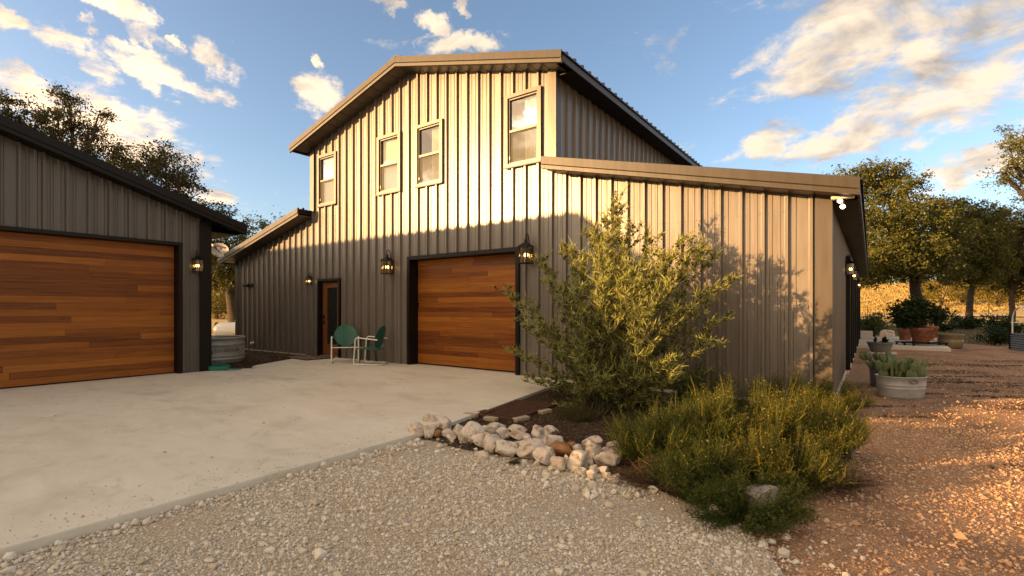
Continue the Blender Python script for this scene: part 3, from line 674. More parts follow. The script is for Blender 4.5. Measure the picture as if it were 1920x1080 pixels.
# side doors under the lean-to eave
for (u0, u1, _, h1) in SD:
    o = MB().box(BW - .10, BW - .05, u0, u1, .0, h1).build('side_door', 'black_metal', barn)
    fr = MB()
    for (p, q) in ((u0 - .05, u0 + .10), (u1 - .10, u1 + .05)): fr.box(BW - .09, BW + .13, p, q, -.0, h1 + .05)
    fr.box(BW - .09, BW + .132, u0 + .10, u1 - .10, h1 - .05, h1 + .052); fr.build('side_door_frame', 'black_metal', o)
    MB().quad((BW - .04, u0 + .25, .3), (BW - .04, u1 - .25, .3), (BW - .04, u1 - .25, h1 - .25), (BW - .04, u0 + .25, h1 - .25)).build('glass_pane', 'door_glass', o)
    MB().box(BW - .08, BW + .10, u0 - .05, u1 + .05, -.2, -.006).build('doorstep', 'pale_concrete', o)

garage = empty('metal_garage', (-2.65, -9.0, 0), R(90), 'low charcoal steel garage with dark cedar plank door beside the driveway', 'garage')
GH = 5.64
def zg(x): return 5.158 - .32 * abs(x)
GD = (.22, 5.10, 0, 2.64)
panel_wall(garage, -GH, GH, lambda u: zg(u) - .14, 0., [GD], lambda u, h, z: (u, -h, z), 'garage_steel', kinks=(0,))
for sx in (1, -1):
    roof_slope(garage, 0, zg(0), 6.30 * sx, zg(6.30), -.35, 12.4, 'dark_trim', soff='dark_trim', rake_mat='dark_trim')
    shared_panels(garage, 'wall_panel', 'garage_steel', flat_panel(lambda u, h, z: (sx * (GH + h), u, z), 0, zg(GH) - .14), 13, (0, PW, 0))
    mb = MB(); a, b = sorted((sx * (GH - .17), sx * (GH + .064))); mb.box(a, b, -.066, -.054, 0, zg(GH) - .15)
    a, b = sorted((sx * (GH + .053), sx * (GH + .064))); mb.box(a, b, -.034, .15, 0, zg(GH) - .15); mb.build('corner_trim', 'dark_trim', garage)
    mb = MB(); a, b = sorted((sx * (GH + .05), sx * 6.27)); mb.box(a, b, 0, 12., zg(6.27) - .17, zg(6.27) - .155); mb.build('eave_soffit', 'dark_trim', garage)
mb = MB(); mb.add([(-GH, 11.8, 0), (GH, 11.8, 0), (GH, 11.8, zg(GH) - .1), (0, 11.8, zg(0) - .1), (-GH, 11.8, zg(GH) - .1)], [tuple(range(5))]); mb.build('back_wall', 'garage_steel', garage)
plank_door(garage, GD[0] + .02, GD[1] - .02, .02, GD[3] - .02, .17, 21, 22, (1.8, 2.6, 3.4, 4.2))
jambs(garage, GD[0], GD[1], GD[3], .19, w=.05)
mb = MB(); mb.box(-GH - .02, GH + .05, -.03, 12, -.3, -.004); mb.build('foundation', 'pale_concrete', garage)

# ------------------------------------------------------------------ wall lanterns and other fixtures
def lantern(loc, rz, s, label, group='wall lanterns'):
    """carriage lantern; local wall plane y = 0, front towards -y, z = 0 at the bottom of the cage"""
    o = empty('wall_lantern', loc, rz, label, 'lantern', group); cy = -.19 * s; hw = .095 * s; H = .32 * s
    MB().box(-.045 * s, .045 * s, -.064, -.03, .02 * s, .30 * s, .006 * s).build('backplate', 'black_metal', o)
    arm = [(0, -.045, .20 * s), (0, -.07 * s, .42 * s), (0, -.10 * s, .54 * s), (0, -.15 * s, .58 * s), (0, -.19 * s, .555 * s), (0, -.195 * s, .50 * s)]
    MB().tube(arm, .010 * s, 8).build('arm', 'black_metal', o)
    c = MB()
    for sx in (-1, 1):
        for sy in (-1, 1): c.box(sx * hw - .007 * s, sx * hw + .007 * s, cy + sy * hw - .007 * s, cy + sy * hw + .007 * s, .012 * s, H)
    c.box(-hw - .02 * s, hw + .02 * s, cy - hw - .02 * s, cy + hw + .02 * s, -.006 * s, .012 * s, .004 * s)
    for sx in (-1, 1): c.box(sx * .003 * s - .003 * s, sx * .003 * s + .003 * s, cy - hw - .003, cy - hw + .003, .012 * s, H)
    c.build('cage', 'black_metal', o)
    r = MB(); e = hw + .035 * s; q = .035 * s
    vs = [(-e, cy - e, H), (e, cy - e, H), (e, cy + e, H), (-e, cy + e, H), (-q, cy - q, H + .085 * s), (q, cy - q, H + .085 * s), (q, cy + q, H + .085 * s), (-q, cy + q, H + .085 * s)]
    r.add(vs, [(3, 2, 1, 0), (4, 5, 6, 7)] + [(i, (i + 1) % 4, 4 + (i + 1) % 4, 4 + i) for i in range(4)]); r.lathe([(.001, H + .16 * s), (.03 * s, H + .13 * s), (.036 * s, H + .085 * s)], 12, (0, cy, 0)); r.build('cap', 'black_metal', o)
    MB().tube([(.05 * s * math.cos(a), cy, H + .12 * s + .06 * s * math.sin(a)) for a in [math.pi * i / 8 for i in range(9)]], .006 * s, 6).build('loop', 'black_metal', o)
    gl = MB(); k = hw - .002
    for a, b in (((-k, -k), (k, -k)), ((k, -k), (k, k)), ((k, k), (-k, k)), ((-k, k), (-k, -k))): gl.quad((a[0], cy + a[1], .014 * s), (b[0], cy + b[1], .014 * s), (b[0], cy + b[1], H), (a[0], cy + a[1], H))
    gl.build('glass', 'lantern_glass', o)
    for (bx, by) in ((-.03, .01), (.03, .012), (0, -.03)):
        b = MB().tube([(bx * s, cy + by * s, .015 * s), (bx * s, cy + by * s, .13 * s)], .009 * s, 8).build('candle_sleeve', 'bulb_socket', o)
        MB().ball((bx * s, cy + by * s, .165 * s), .014 * s, .014 * s, .034 * s, 8, 6).build('bulb', 'bulb_glow', b)
    return o
lantern((-.604, 0, 2.17), 0, 1., 'black lit lantern between the green chairs and the cedar garage door of the barn')
lantern((3.46, 0, 2.21), 0, 1., 'black lit lantern on the barn wall just past the garage door, above the shrub')
lantern((-4.02, 0, 2.00), 0, .62, 'small black lit lantern beside the wooden people door')
lantern((-2.65, -3.60, 2.10), R(90), .78, 'black lit lantern on the corner of the low garage')
lantern((BW, 4.55, 2.05), R(90), .72, 'lit lantern on the shaded long side of the barn, the one nearest its corner', 'lanterns under the side eave')
lantern((BW, 7.2, 2.05), R(90), .72, 'lit lantern on the shaded long side of the barn, second along from its corner', 'lanterns under the side eave')
lantern((BW, 13.6, 2.05), R(90), .72, 'lit lantern on the shaded long side of the barn, farthest from its corner', 'lanterns under the side eave')
fl = empty('floodlight', (8.59, -.24, zl(8.59) - .176), 0, 'white twin-head floodlight glowing under the roof corner of the barn', 'floodlight')
MB().box(-.13, .13, -.05, .05, -.045, 0, .008).build('housing', 'bulb_socket', fl)
for dx, dz in ((-.03, -.07), (.0, -.15)):
    h = MB().tube([(dx * .4, 0, -.03), (dx, -.01, dz + .03), (dx, -.035, dz)], [.012, .02, .034], 10).build('lamp_head', 'dark_galvanized', fl); MB().ball((dx, -.05, dz - .004), .030, .022, .030, 10, 8).build('bulb', 'flood_glow', h)
sp = empty('wall_spotlight', (-7.38, 0, 2.07), 0, 'small black spotlight on the shaded lean-to wall, near its left corner', 'spotlight')
MB().tube([(0, -.03, 0), (0, -.06, 0)], .085, 14).build('base', 'black_metal', sp); MB().tube([(0, -.05, 0), (-.05, -.12, 0)], .02, 8).build('arm', 'black_metal', sp)
MB().tube([(-.03, -.12, .0), (-.10, -.15, 0), (-.25, -.20, .01)], [.06, .055, .035], 12).build('head', 'black_metal', sp)
v = empty('dryer_vent', (-7.3, 0, .22), 0, 'little white vent pipe low on the lean-to wall', 'vent')
MB().tube([(0, -.03, 0), (0, -.10, 0), (.03, -.14, -.04)], .035, 10).build('pipe', 'white_paint', v); MB().tube([(0, -.034, 0), (0, -.044, 0)], .055, 12).build('flange', 'white_paint', v)
# satellite dish
dc = at(413, 470, 16.4); ds = empty('satellite_dish', (dc.x, dc.y, dc.z), 0, 'pale oval satellite dish poking out between the garage and the barn roof', 'satellite dish')
nrm = Vector((.62, -.70, .36)).normalized(); rq = nrm.to_track_quat('Z', 'Y').to_matrix() @ Matrix.Rotation(R(-28), 3, 'Z')
b = MB()
for z_, rr in ((0, 1),):
    vs = []; NS = 6; NT = 28
    for i in range(NS + 1):
        for j in range(NT): q = i / NS; a = 2 * math.pi * j / NT; vs.append(rq @ Vector((.36 * q * math.cos(a), .27 * q * math.sin(a), .07 * q * q)))
    b.add(vs, [(i * NT + j, i * NT + (j + 1) % NT, (i + 1) * NT + (j + 1) % NT, (i + 1) * NT + j) for i in range(NS) for j in range(NT)], True)
b.build('reflector', 'dish_grey', ds)
tm = text_mesh('dish', .17)
for v_ in tm.vertices: v_.co = rq @ Vector((v_.co.x + v_.co.y * .2, v_.co.y, .012 + .07 * ((v_.co.x / .36) ** 2 + (v_.co.y / .27) ** 2)))
link('lettering', tm, 'white_print', ds)
tip = Vector((-.30, -.02, .12)) + nrm * .22; MB().tube([rq @ Vector((0, -.24, .06)), Vector((.16, .1, -.24)), tip * .5 + Vector((.0, 0, -.05)), tip], .018, 8).build('feed_arm', 'black_metal', ds)
MB().obox(tip, .16, .07, .07, Matrix.Rotation(R(20), 3, 'Y')).build('receiver', 'dish_grey', ds)
MB().tube([(0, .0, -.02), (.10, .06, -.20), (.16, .08, -.55), (.2, .1, -.62)], .022, 8).build('mast', 'black_metal', ds)

# ------------------------------------------------------------------ patio things
def chair(loc, rz, label):
    o = empty('metal_chair', loc, rz, label, 'chair', 'green metal chairs on the patio')
    nt, nr = 32, 6; vs = []
    tilt = Matrix.Rotation(R(-14), 3, 'X')
    for i in range(nr + 1):
        for j in range(nt):
            q = i / nr; a = 2 * math.pi * j / nt; p = Vector((.275 * q * math.cos(a), -.05 * q * q * abs(math.cos(a)) + (.02 * q * q), .275 * q * math.sin(a)))
            vs.append(tilt @ p + Vector((0, .23, .655)))
    b = MB(); b.add(vs, [(i * nt + j, i * nt + (j + 1) % nt, (i + 1) * nt + (j + 1) % nt, (i + 1) * nt + j) for i in range(nr) for j in range(nt)], True)
    bo = b.build('backrest', 'green_paint', o); MB().tube(vs[-nt:], .008, 6, closed=True).build('rolled_edge', 'green_paint', bo)
    for k in range(-3, 4):
        x = k * .065; z = math.sqrt(max(0, .24 ** 2 - x * x)); MB().tube([tilt @ Vector((x, .012 - .006, -z)) + Vector((0, .225, .655)), tilt @ Vector((x, -.002, 0)) + Vector((0, .225, .655)), tilt @ Vector((x, .006, z)) + Vector((0, .225, .655))], .004, 5).build('pressed_rib', 'green_paint', bo)
    s = MB(); nx, ny = 10, 10; vv = []
    for i in range(nx + 1):
        for j in range(ny + 1):
            u = i / nx * 2 - 1; w = j / ny; rr = .26 * (1 - .10 * w * w); vv.append((u * rr, -.28 + .50 * w, .41 - .03 * w - .028 * (1 - u * u) * math.sin(w * 2.6) + (-.02 * max(0, 1 - w * 6))))
    s.add(vv, [(i * (ny + 1) + j, (i + 1) * (ny + 1) + j, (i + 1) * (ny + 1) + j + 1, i * (ny + 1) + j + 1) for i in range(nx) for j in range(ny)], True)
    so_ = s.build('seat', 'green_paint', o)
    rim = [vv[i * (ny + 1)] for i in range(nx + 1)] + [vv[nx * (ny + 1) + j] for j in range(1, ny + 1)] + [vv[i * (ny + 1) + ny] for i in range(nx - 1, -1, -1)] + [vv[j] for j in range(ny - 1, 0, -1)]
    MB().tube([(p[0], p[1], p[2] - .008) for p in rim], .010, 6, closed=True).build('seat_edge', 'green_paint', so_)
    def arc(c, r_, a0, a1, n=5): return [(c[0] + r_ * math.cos(a0 + (a1 - a0) * i / n), c[1] + r_ * math.sin(a0 + (a1 - a0) * i / n)) for i in range(n + 1)]
    for sx in (-1, 1):
        prof = [(.27, .60), (-.20, .645)] + [(y, z) for y, z in arc((-.20, .575), .07, math.pi / 2, math.pi * .97)] + [(-.31, .10)] + [(y, z) for y, z in arc((-.245, .09), .07, math.pi, math.pi * 1.5)] + [(.18, .02), (.26, .02)]
        pts = [(sx * (.31 - (.03 if i > len(prof) - 2 else 0)), y, z) for i, (y, z) in enumerate(prof)]; MB().tube(pts, .0165, 8).build('side_frame', 'white_paint', o)
    MB().tube([(-.28, .26, .02), (-.22, .32, .02), (.22, .32, .02), (.28, .26, .02)], .0165, 8).build('floor_bar', 'white_paint', o)
    MB().tube([(-.31, -.285, .385), (.31, -.285, .385)], .012, 8).build('seat_bar', 'white_paint', o)
    return o
c1 = g(648, 679); chair((c1.x, c1.y, 0), R(52), 'green round-backed metal chair beside the people door, facing the driveway')
c2 = g(697, 683); chair((c2.x, c2.y, 0), R(-62), 'green round-backed metal chair in profile, the one nearer the garage door')
tp = g(690, 678); tb = empty('wire_table', (tp.x, tp.y, 0), 0, 'low black wire plant table between and behind the green chairs', 'table')
rim = MB()
for rr, zz in ((.21, .60), (.21, .55), (.14, .60), (.07, .60)): rim.tube([(rr * math.cos(2 * math.pi * i / 24), rr * math.sin(2 * math.pi * i / 24), zz) for i in range(24)], .006, 6, closed=True)
for i in range(6): a = math.pi * i / 6; rim.tube([(-.21 * math.cos(a), -.21 * math.sin(a), .598), (.21 * math.cos(a), .21 * math.sin(a), .598)], .004, 5)
for i in range(14): a = 2 * math.pi * i / 14; rim.tube([(.21 * math.cos(a), .21 * math.sin(a), .55), (.21 * math.cos(a), .21 * math.sin(a), .60)], .004, 5)
rim.build('wire_top', 'black_metal', tb)
for i in range(4): a = math.pi / 4 + math.pi * i / 2; MB().tube([(.19 * math.cos(a), .19 * math.sin(a), .56), (.15 * math.cos(a), .15 * math.sin(a), .3), (.2 * math.cos(a), .2 * math.sin(a), .0)], .008, 6).build('leg', 'black_metal', tb)
# door mat
mt = empty('door_mat', (-3.42, -.52, .0), R(-4), 'worn dark woven mat in front of the wooden people door', 'mat')
t = Mt('mat_weave', rough=.95); n = t.noise(t.pos(), 7, 4, .7); w = t.n('ShaderNodeTexChecker'); t.l(t.pos(), w.inputs[0]); w.inputs['Scale'].default_value = 12
t.base(t.mix(t.ramp(n, [(.42, (0, 0, 0)), (.6, (1, 1, 1))]), (.035, .022, .016), t.mix(w.outputs[1], (.20, .09, .05), (.30, .24, .16)))); M['mat_weave'] = t.m
MB().box(-.62, .62, -.36, .36, .003, .014, .003).build('pile', 'mat_weave', mt)
e = MB()
for (a, b, c, d_) in ((-.66, .66, -.40, -.362), (-.66, .66, .362, .40), (-.66, -.622, -.36, .36), (.622, .66, -.36, .36)): e.box(a, b, c, d_, .003, .02)
e.build('border', 'rubber', mt)
# stock tank with lettering
tl = g(402, 677); TR = .67
tk = empty('stock_tank', (tl.x, tl.y, -.03), 0, 'round galvanized stock tank with logo, half hidden behind the garage corner', 'tank')
pr = [(.001, .0), (TR - .03, .0), (TR, .03), (TR, .08), (TR + .018, .10), (TR + .018, .13), (TR, .15), (TR, .17), (TR + .018, .19), (TR + .012, .21), (TR, .22), (TR, .44), (TR + .018, .455), (TR + .018, .48), (TR, .50), (TR, .60), (TR + .03, .615), (TR + .03, .64), (TR, .65), (TR - .01, .62), (TR - .02, .05), (.001, .04)]
MB().lathe(pr, 64, flute=0).build('shell', 'tub_steel', tk)
co = MB(); N = 120
for i in range(N): a = 2 * math.pi * i / N; co.obox(((TR + .004) * math.cos(a), (TR + .004) * math.sin(a), .33), .012, .014, .20, Matrix.Rotation(a, 3, 'Z'))
tag(co.build('vertical_corrugation', 'tub_steel', tk), kind='stuff')
face = math.atan2(CAMP[1] - tl.y, CAMP[0] - tl.x) + R(16)
def wrap(me, r_, dz, a0):
    for v_ in me.vertices: a = a0 + v_.co.x / r_; z = v_.co.z; v_.co = Vector(((r_ + z) * math.cos(a), (r_ + z) * math.sin(a), v_.co.y + dz))
tm = text_mesh('COUNTYLINE', .098); wrap(tm, TR + .014, .325, face + .17); link('lettering', tm, 'dark_print', tk)
lg = MB(); lg.add([(-.075, -.06, 0), (.075, -.06, 0), (.055, .02, 0), (.012, .08, 0), (-.012, .08, 0), (-.055, .02, 0)], [tuple(range(6))]); lm = lg.mesh('logo'); wrap(lm, TR + .014, .325, face - .42); lo = link('logo', lm, 'red_print', tk)
lg = MB(); lg.add([(-.022, -.025, 0), (.022, -.025, 0), (0, .02, 0)], [(0, 1, 2)]); lm = lg.mesh('logo_mark'); wrap(lm, TR + .017, .325, face - .42); link('logo_mark', lm, 'white_print', lo)
# garden hose coil
hp = g(408, 693); hs = empty('garden_hose', (hp.x, hp.y, 0), 0, 'green garden hose coiled on the concrete at the garage corner', 'hose'); r_ = random.Random(3); pts = []
for i in range(7 * 26): a = 2 * math.pi * i / 26; q = i / 26; rr = .27 - .012 * (q % 3) + .008 * math.sin(a * 2.3 + q); pts.append((rr * math.cos(a) * 1.1, rr * .85 * math.sin(a), .014 + .017 * (q * .62) + .006 * math.sin(3 * a)))
pts += [(.32, .1, .02), (.40, .22, .014), (.36, .34, .014)]
MB().tube(pts, .0115, 6).build('coil', 'hose_green', hs)
# propane tank
pa = at(404, 619, 22.2); pn = empty('propane_tank', (pa.x, pa.y, -.30), math.atan2(.50, .86), 'white propane tank lying on legs beyond the round stock tank', 'propane tank')
b = MB(); NT = 24; prof = [(0, .001), (.02, .16), (.07, .29), (.16, .41), (.3, .48), (.45, .50), (2.4, .50), (2.55, .48), (2.69, .41), (2.78, .29), (2.83, .16), (2.85, .001)]
vs = [(x, r_ * math.cos(2 * math.pi * j / NT), .82 + r_ * math.sin(2 * math.pi * j / NT)) for x, r_ in prof for j in range(NT)]
b.add(vs, [(i * NT + j, i * NT + (j + 1) % NT, (i + 1) * NT + (j + 1) % NT, (i + 1) * NT + j) for i in range(len(prof) - 1) for j in range(NT)], True); b.build('vessel', 'propane_white', pn)
for x in (.55, 2.3): MB().box(x - .06, x + .06, -.32, .32, -.1, .36).build('leg', 'propane_white', pn)
MB().tube([(1.42, 0, 1.3), (1.42, 0, 1.47)], .17, 16).build('valve_dome', 'propane_white', pn)
MB().tube([(.26, -.1, 1.22), (.18, -.12, 1.3), (.06, -.1, 1.22), (.02, -.06, 1.05)], .05, 8).build('hose_fitting', 'stem_brown', pn)
for x in (.7, 2.1): MB().tube([(x, -.06, 1.31), (x, -.06, 1.39), (x, .06, 1.39), (x, .06, 1.31)], .018, 6).build('lifting_lug', 'propane_white', pn)

pn.scale = (.76, .76, .76)
# ------------------------------------------------------------------ rusty grate
gt = empty('drain_grate', (4.98, -2.72, -.045), R(3), 'rusty iron bar grate lying on the mulch beside the concrete', 'grate')
f = MB(); X, Y = .36, .56
for (a, b, c, d_) in ((-X, X, -Y, -Y + .03), (-X, X, Y - .03, Y), (-X, -X + .03, -Y + .03, Y - .03), (X - .03, X, -Y + .03, Y - .03)): f.box(a, b, c, d_, 0, .040)
f.build('frame', 'rusty_iron', gt)
me = MB().box(-X + .03, X - .03, -.014, .014, .008, .036).mesh('bar')
for i in range(14): link('bar', me, 'rusty_iron', gt, (0, -Y + .07 + i * (2 * Y - .14) / 13, 0))
MB().box(-.26, -.12, -.46, -.30, .037, .047).build('plate', 'rusty_iron', gt)
for i, (x, y, l_) in enumerate(((-.22, -.63, .2), (.12, -.64, .18), (.42, -.42, .24), (.43, .12, .2))):
    o = MB().box(-l_ / 2, l_ / 2, -.045, .045, 0, .05, .008).build('edging_block', 'paver', None, (4.98 + x, -2.72 + y, -.045)); o.rotation_euler.z = R(4) if i < 2 else R(80)
    tag(o, ['pale paver block against the near edge of the rusty grate, slab side', 'pale paver block against the near edge of the rusty grate, shrub side', 'pale paver block on the shrub side of the rusty grate, nearer end', 'pale paver block on the shrub side of the rusty grate, farther end'][i], 'paver', 'paver blocks round the grate')

# ------------------------------------------------------------------ border rocks
def rock_mesh(seed, sx, sy, sz, cuts=11, sub=3):
    r = random.Random(seed); bm = bmesh.new(); bmesh.ops.create_icosphere(bm, subdivisions=sub, radius=1.)
    pl = []
    for _ in range(cuts):
        n_ = Vector((r.gauss(0, 1), r.gauss(0, 1), r.gauss(0, 1))).normalized(); pl.append((n_, r.uniform(.50, .82)))
    ph = [r.uniform(0, 6.3) for _ in range(6)]
    for v in bm.verts:
        p = v.co.normalized()
        for n_, d_ in pl:
            k = p.dot(n_) - d_
            if k > 0: p = p - n_ * k * .92
        w = 1 + .05 * math.sin(3.1 * p.x + ph[0]) * math.sin(2.7 * p.y + ph[1]) + .04 * math.sin(7 * p.z + ph[2] + 4 * p.x) + .018 * math.sin(15 * p.x + ph[3]) * math.sin(13 * p.y + ph[4] + 9 * p.z)
        v.co = Vector((p.x * sx * w, p.y * sy * w, p.z * sz * w))
    me = bpy.data.meshes.new('rock'); bm.to_mesh(me); bm.free()
    me.polygons.foreach_set('use_smooth', [False] * len(me.polygons)); me.update(); return me
RK = [(240, 345, 100, 70), (350, 375, 112, 110), (150, 415, 112, 98), (240, 418, 100, 104), (295, 440, 80, 58, 'r'), (380, 437, 82, 62), (400, 467, 58, 50), (455, 415, 82, 90), (545, 440, 165, 132), (635, 405, 62, 42),
      (705, 405, 145, 84), (765, 435, 82, 84), (630, 490, 165, 100), (705, 515, 112, 122), (812, 455, 56, 42), (880, 415, 112, 52), (900, 457, 122, 60), (760, 505, 92, 70), (790, 550, 155, 120), (900, 530, 76, 82),
      (950, 480, 52, 60), (1030, 450, 92, 108), (1120, 430, 100, 66), (1062, 478, 42, 48), (1155, 510, 155, 112), (990, 565, 195, 130), (1080, 610, 125, 112), (1215, 570, 155, 92, 'r'), (1265, 525, 72, 60, 'r'), (1190, 660, 102, 112),
      (1325, 555, 86, 72), (1325, 635, 132, 148), (1430, 515, 152, 104), (1440, 572, 124, 128), (1395, 655, 66, 62), (1442, 690, 58, 52), (1355, 710, 72, 62), (1430, 738, 72, 60), (1505, 700, 64, 54), (1580, 530, 84, 62),
      (1575, 585, 155, 62), (1550, 640, 182, 84), (1530, 742, 72, 52), (1600, 762, 84, 62), (1243, 640, 46, 86), (1100, 542, 44, 42)]
ords = 'first second third fourth fifth sixth seventh eighth ninth tenth eleventh twelfth thirteenth fourteenth fifteenth sixteenth seventeenth eighteenth nineteenth twentieth'.split()
ords += ['twenty-' + q for q in ords[:9]] + ['thirtieth'] + ['thirty-' + q for q in ords[:9]] + ['fortieth'] + ['forty-' + q for q in ords[:9]]
rk_sorted = sorted(range(len(RK)), key=lambda i: RK[i][0])
for rank, i in enumerate(rk_sorted):
    q = RK[i]; px, py, pw, phh = 740 + q[0] / 3.84, 700 + q[1] / 3.84, q[2] / 3.84, q[3] / 3.84
    bt = g(px, py + phh * .52, -.05); Z = (bt.x - CAMP[0]) * FW[0] + (bt.y - CAMP[1]) * FW[1]; m_ = Z / FPX
    sx = pw * m_ * .70; sz = phh * m_ * .67; sy = (sx + sz) * .5 * random.Random(i).uniform(.85, 1.1)
    p = bt + Vector((FW[0], FW[1], 0)) * sy * .8
    o = link('rock', rock_mesh(100 + i, sx, sy, sz * 1.06), 'rust_stone' if len(q) > 4 else 'limestone', None, (p.x, p.y, -.055 + sz * .72)); o.rotation_euler = (random.Random(i).uniform(-.12, .12), random.Random(i + 7).uniform(-.15, .15), math.atan2(RT[1], RT[0]) + random.Random(i + 3).uniform(-.25, .25))
    size = 'large' if sx > .10 else 'medium' if sx > .065 else 'small'; shape = 'flat' if phh < pw * .6 else 'upright' if phh > pw * 1.02 else 'blocky'
    tag(o, f'{size} {shape} {"rust-brown" if len(q) > 4 else "pale"} stone in the rock border, {ords[rank]} from its driveway end', 'rock', 'rocks edging the mulch bed')
for (px, py, w_, nm, lb) in ((1422, 955, .26, 'boulder', 'grey boulder half buried in the low yellow shrubs'), (1352, 962, .11, 'boulder', 'smaller pale stone under the front edge of the low shrubs'), (1475, 1012, .05, 'rock', 'small white stone on the reddish gravel in front of the shrubs')):
    p = g(px, py, -.05); o = link(nm, rock_mesh(int(px), w_ * .8, w_ * .62, w_ * .55), 'grey_stone' if w_ > .2 else 'limestone', None, (p.x, p.y, -.05 + w_ * .24)); o.rotation_euler.z = px; tag(o, lb, 'rock')
ds.scale = (.88, .88, .88)

# ------------------------------------------------------------------ loose gravel, granite, mulch
def inside(poly, x, y):
    c = np.zeros(len(x), bool); k = len(poly)
    for i in range(k):
        (xa, ya), (xb, yb) = poly[i], poly[(i + 1) % k]
        hit = ((ya > y) != (yb > y)) & (x < (xb - xa) * (y - ya) / (yb - ya + 1e-12) + xa); c ^= hit
    return c
def jitter(n): return rng.normal(0, .09, n)
def pebbles(name, n, box, test, size, mat, z, ico=True, sq=.62, smooth=True):
    x = rng.uniform(box[0], box[1], n); y = rng.uniform(box[2], box[3], n); k = test(x + jitter(n), y + jitter(n)); x, y = x[k], y[k]
    s = rng.lognormal(math.log(size), .46, len(x)); sc = np.stack([s * rng.uniform(.8, 1.3, len(x)), s, s * rng.uniform(.55, .95, len(x))], -1)
    ang = rng.uniform(0, 6.283, len(x)); ti = rng.normal(0, .35, len(x)); ca, sa, ct, st = np.cos(ang), np.sin(ang), np.cos(ti), np.sin(ti); zz = np.zeros_like(ca)
    rot = np.stack([np.stack([ca, -sa * ct, sa * st], -1), np.stack([sa, ca * ct, -ca * st], -1), np.stack([zz, st, ct], -1)], 1)
    bv = (ICO_V if ico else OCT_V); bv = bv * (1 + rng.normal(0, .12, (len(bv), 1)))
    return tag(scatter(name, bv, ICO_F if ico else OCT_F, np.stack([x, y, z + sc[:, 2] * .45], -1), sc, mat, None, rot, smooth), kind='stuff')
not_slab = lambda x, y: x > 4.955
def patchy(x, y): return (np.sin(x * 2.3 + 1.7 * np.sin(y * 1.9)) + np.sin(y * 3.1 + 1.3 * np.sin(x * 2.7 + 1)) + rng.normal(0, .55, len(x))) > -1.05
gr = lambda x, y: inside(GRAVEL, x, y) & not_slab(x, y) & patchy(x, y)
visible = lambda x, y: ((x - CAMP[0]) * FW[0] + (y - CAMP[1]) * FW[1] > 1.2)
lab = lambda o, l, c: tag(o, l, c)
lab(pebbles('gravel', 84000, (4.96, 9.0, -8.2, -4.2), lambda x, y: gr(x, y) & visible(x, y), .0056, 'pale_pebble', -.063, False, smooth=False), 'pale crushed limestone gravel filling the foreground', 'gravel')
lab(pebbles('coarse_gravel', 5000, (4.96, 9.0, -8.2, -4.2), lambda x, y: gr(x, y) & visible(x, y), .0095, 'pale_pebble', -.062, True, smooth=False), 'larger limestone chips strewn through the foreground gravel', 'gravel')
def stray(x, y): return (inside(GRANITE, x, y) & ~inside(GRAVEL, x, y) & ~inside(MULCH, x, y)) & visible(x, y)
lab(pebbles('granite_gravel', 60000, (7.6, 12.6, -7.5, -.2), stray, .0066, 'pink_pebble', -.079, False, smooth=False), 'reddish decomposed granite gravel beside the barn', 'gravel')
lab(pebbles('granite_grit', 17000, (8.5, 15., -.2, 12), stray, .008, 'pink_pebble', -.079, False, smooth=False), 'reddish granite gravel farther along the barn side', 'gravel')
lab(pebbles('stray_gravel', 420, (7.9, 10.0, -7.5, -4.4), lambda x, y: stray(x, y) & (x < 9.3), .011, 'pale_pebble', -.078, True, smooth=False), 'pale stones scattered over the reddish granite', 'gravel')
xe = rng.uniform(-8.2, -4.5, 800); s = rng.lognormal(math.log(.0085), .45, 800)
lab(tag(scatter('edge_gravel', ICO_V, ICO_F, np.stack([4.955 + np.abs(rng.normal(0, .09, 800)), xe, -.06 + s * .5], -1), s, 'pale_pebble'), kind='stuff'), 'pebbles banked along the concrete edge', 'gravel')
def yaw_rot(n, tilt=.3):
    a = rng.uniform(0, 6.283, n); ti = rng.normal(0, tilt, n); ca, sa, ct, st = np.cos(a), np.sin(a), np.cos(ti), np.sin(ti); z = np.zeros(n)
    return np.stack([np.stack([ca * ct, -sa, ca * st], -1), np.stack([sa * ct, ca, sa * st], -1), np.stack([-st, z, ct], -1)], 1)
ns = 90; fx = rng.uniform(0, 1, ns); bx_ = 5.0 + 2.5 * fx; by_ = -4.55 + .30 * np.sin(fx * 5.) * .3 + rng.normal(0, .16, ns) - .08 * fx; s = rng.lognormal(math.log(.022), .4, ns)
lab(tag(scatter('small_stones', ICO_V * (1 + rng.normal(0, .13, (len(ICO_V), 1))), ICO_F, np.stack([bx_, by_, -.06 + s * .4], -1), np.stack([s * rng.uniform(.8, 1.4, ns), s, s * rng.uniform(.6, .9, ns)], -1), 'pale_pebble'), kind='stuff'), 'small stones filling the gaps of the rock border', 'stones')
ns = 520; s = rng.lognormal(math.log(.0048), .4, ns); gx_ = 4.93 - np.abs(rng.normal(0, .28, ns)); gy_ = rng.uniform(-8.3, -4.4, ns); far_ = rng.uniform(size=ns) < .25; gx_[far_] = rng.uniform(-1.5, 4.8, far_.sum()); gy_[far_] = rng.uniform(-8., -.4, far_.sum())
lab(tag(scatter('grit', OCT_V, OCT_F, np.stack([gx_, gy_, s * .5], -1), s, 'pale_pebble'), kind='stuff'), 'loose grit kicked onto the concrete', 'grit')
ns = 70; lab(tag(scatter('fallen_leaves', LEAF_V, LEAF_F, np.stack([rng.uniform(-2, 4.7, ns), rng.uniform(-8, -.3, ns), np.full(ns, .006)], -1), np.stack([np.full(ns, .03), rng.uniform(.02, .045, ns), np.full(ns, .03)], -1), 'dry_stem', None, yaw_rot(ns, .25)), kind='stuff'), 'dry leaves blown across the concrete', 'leaves')
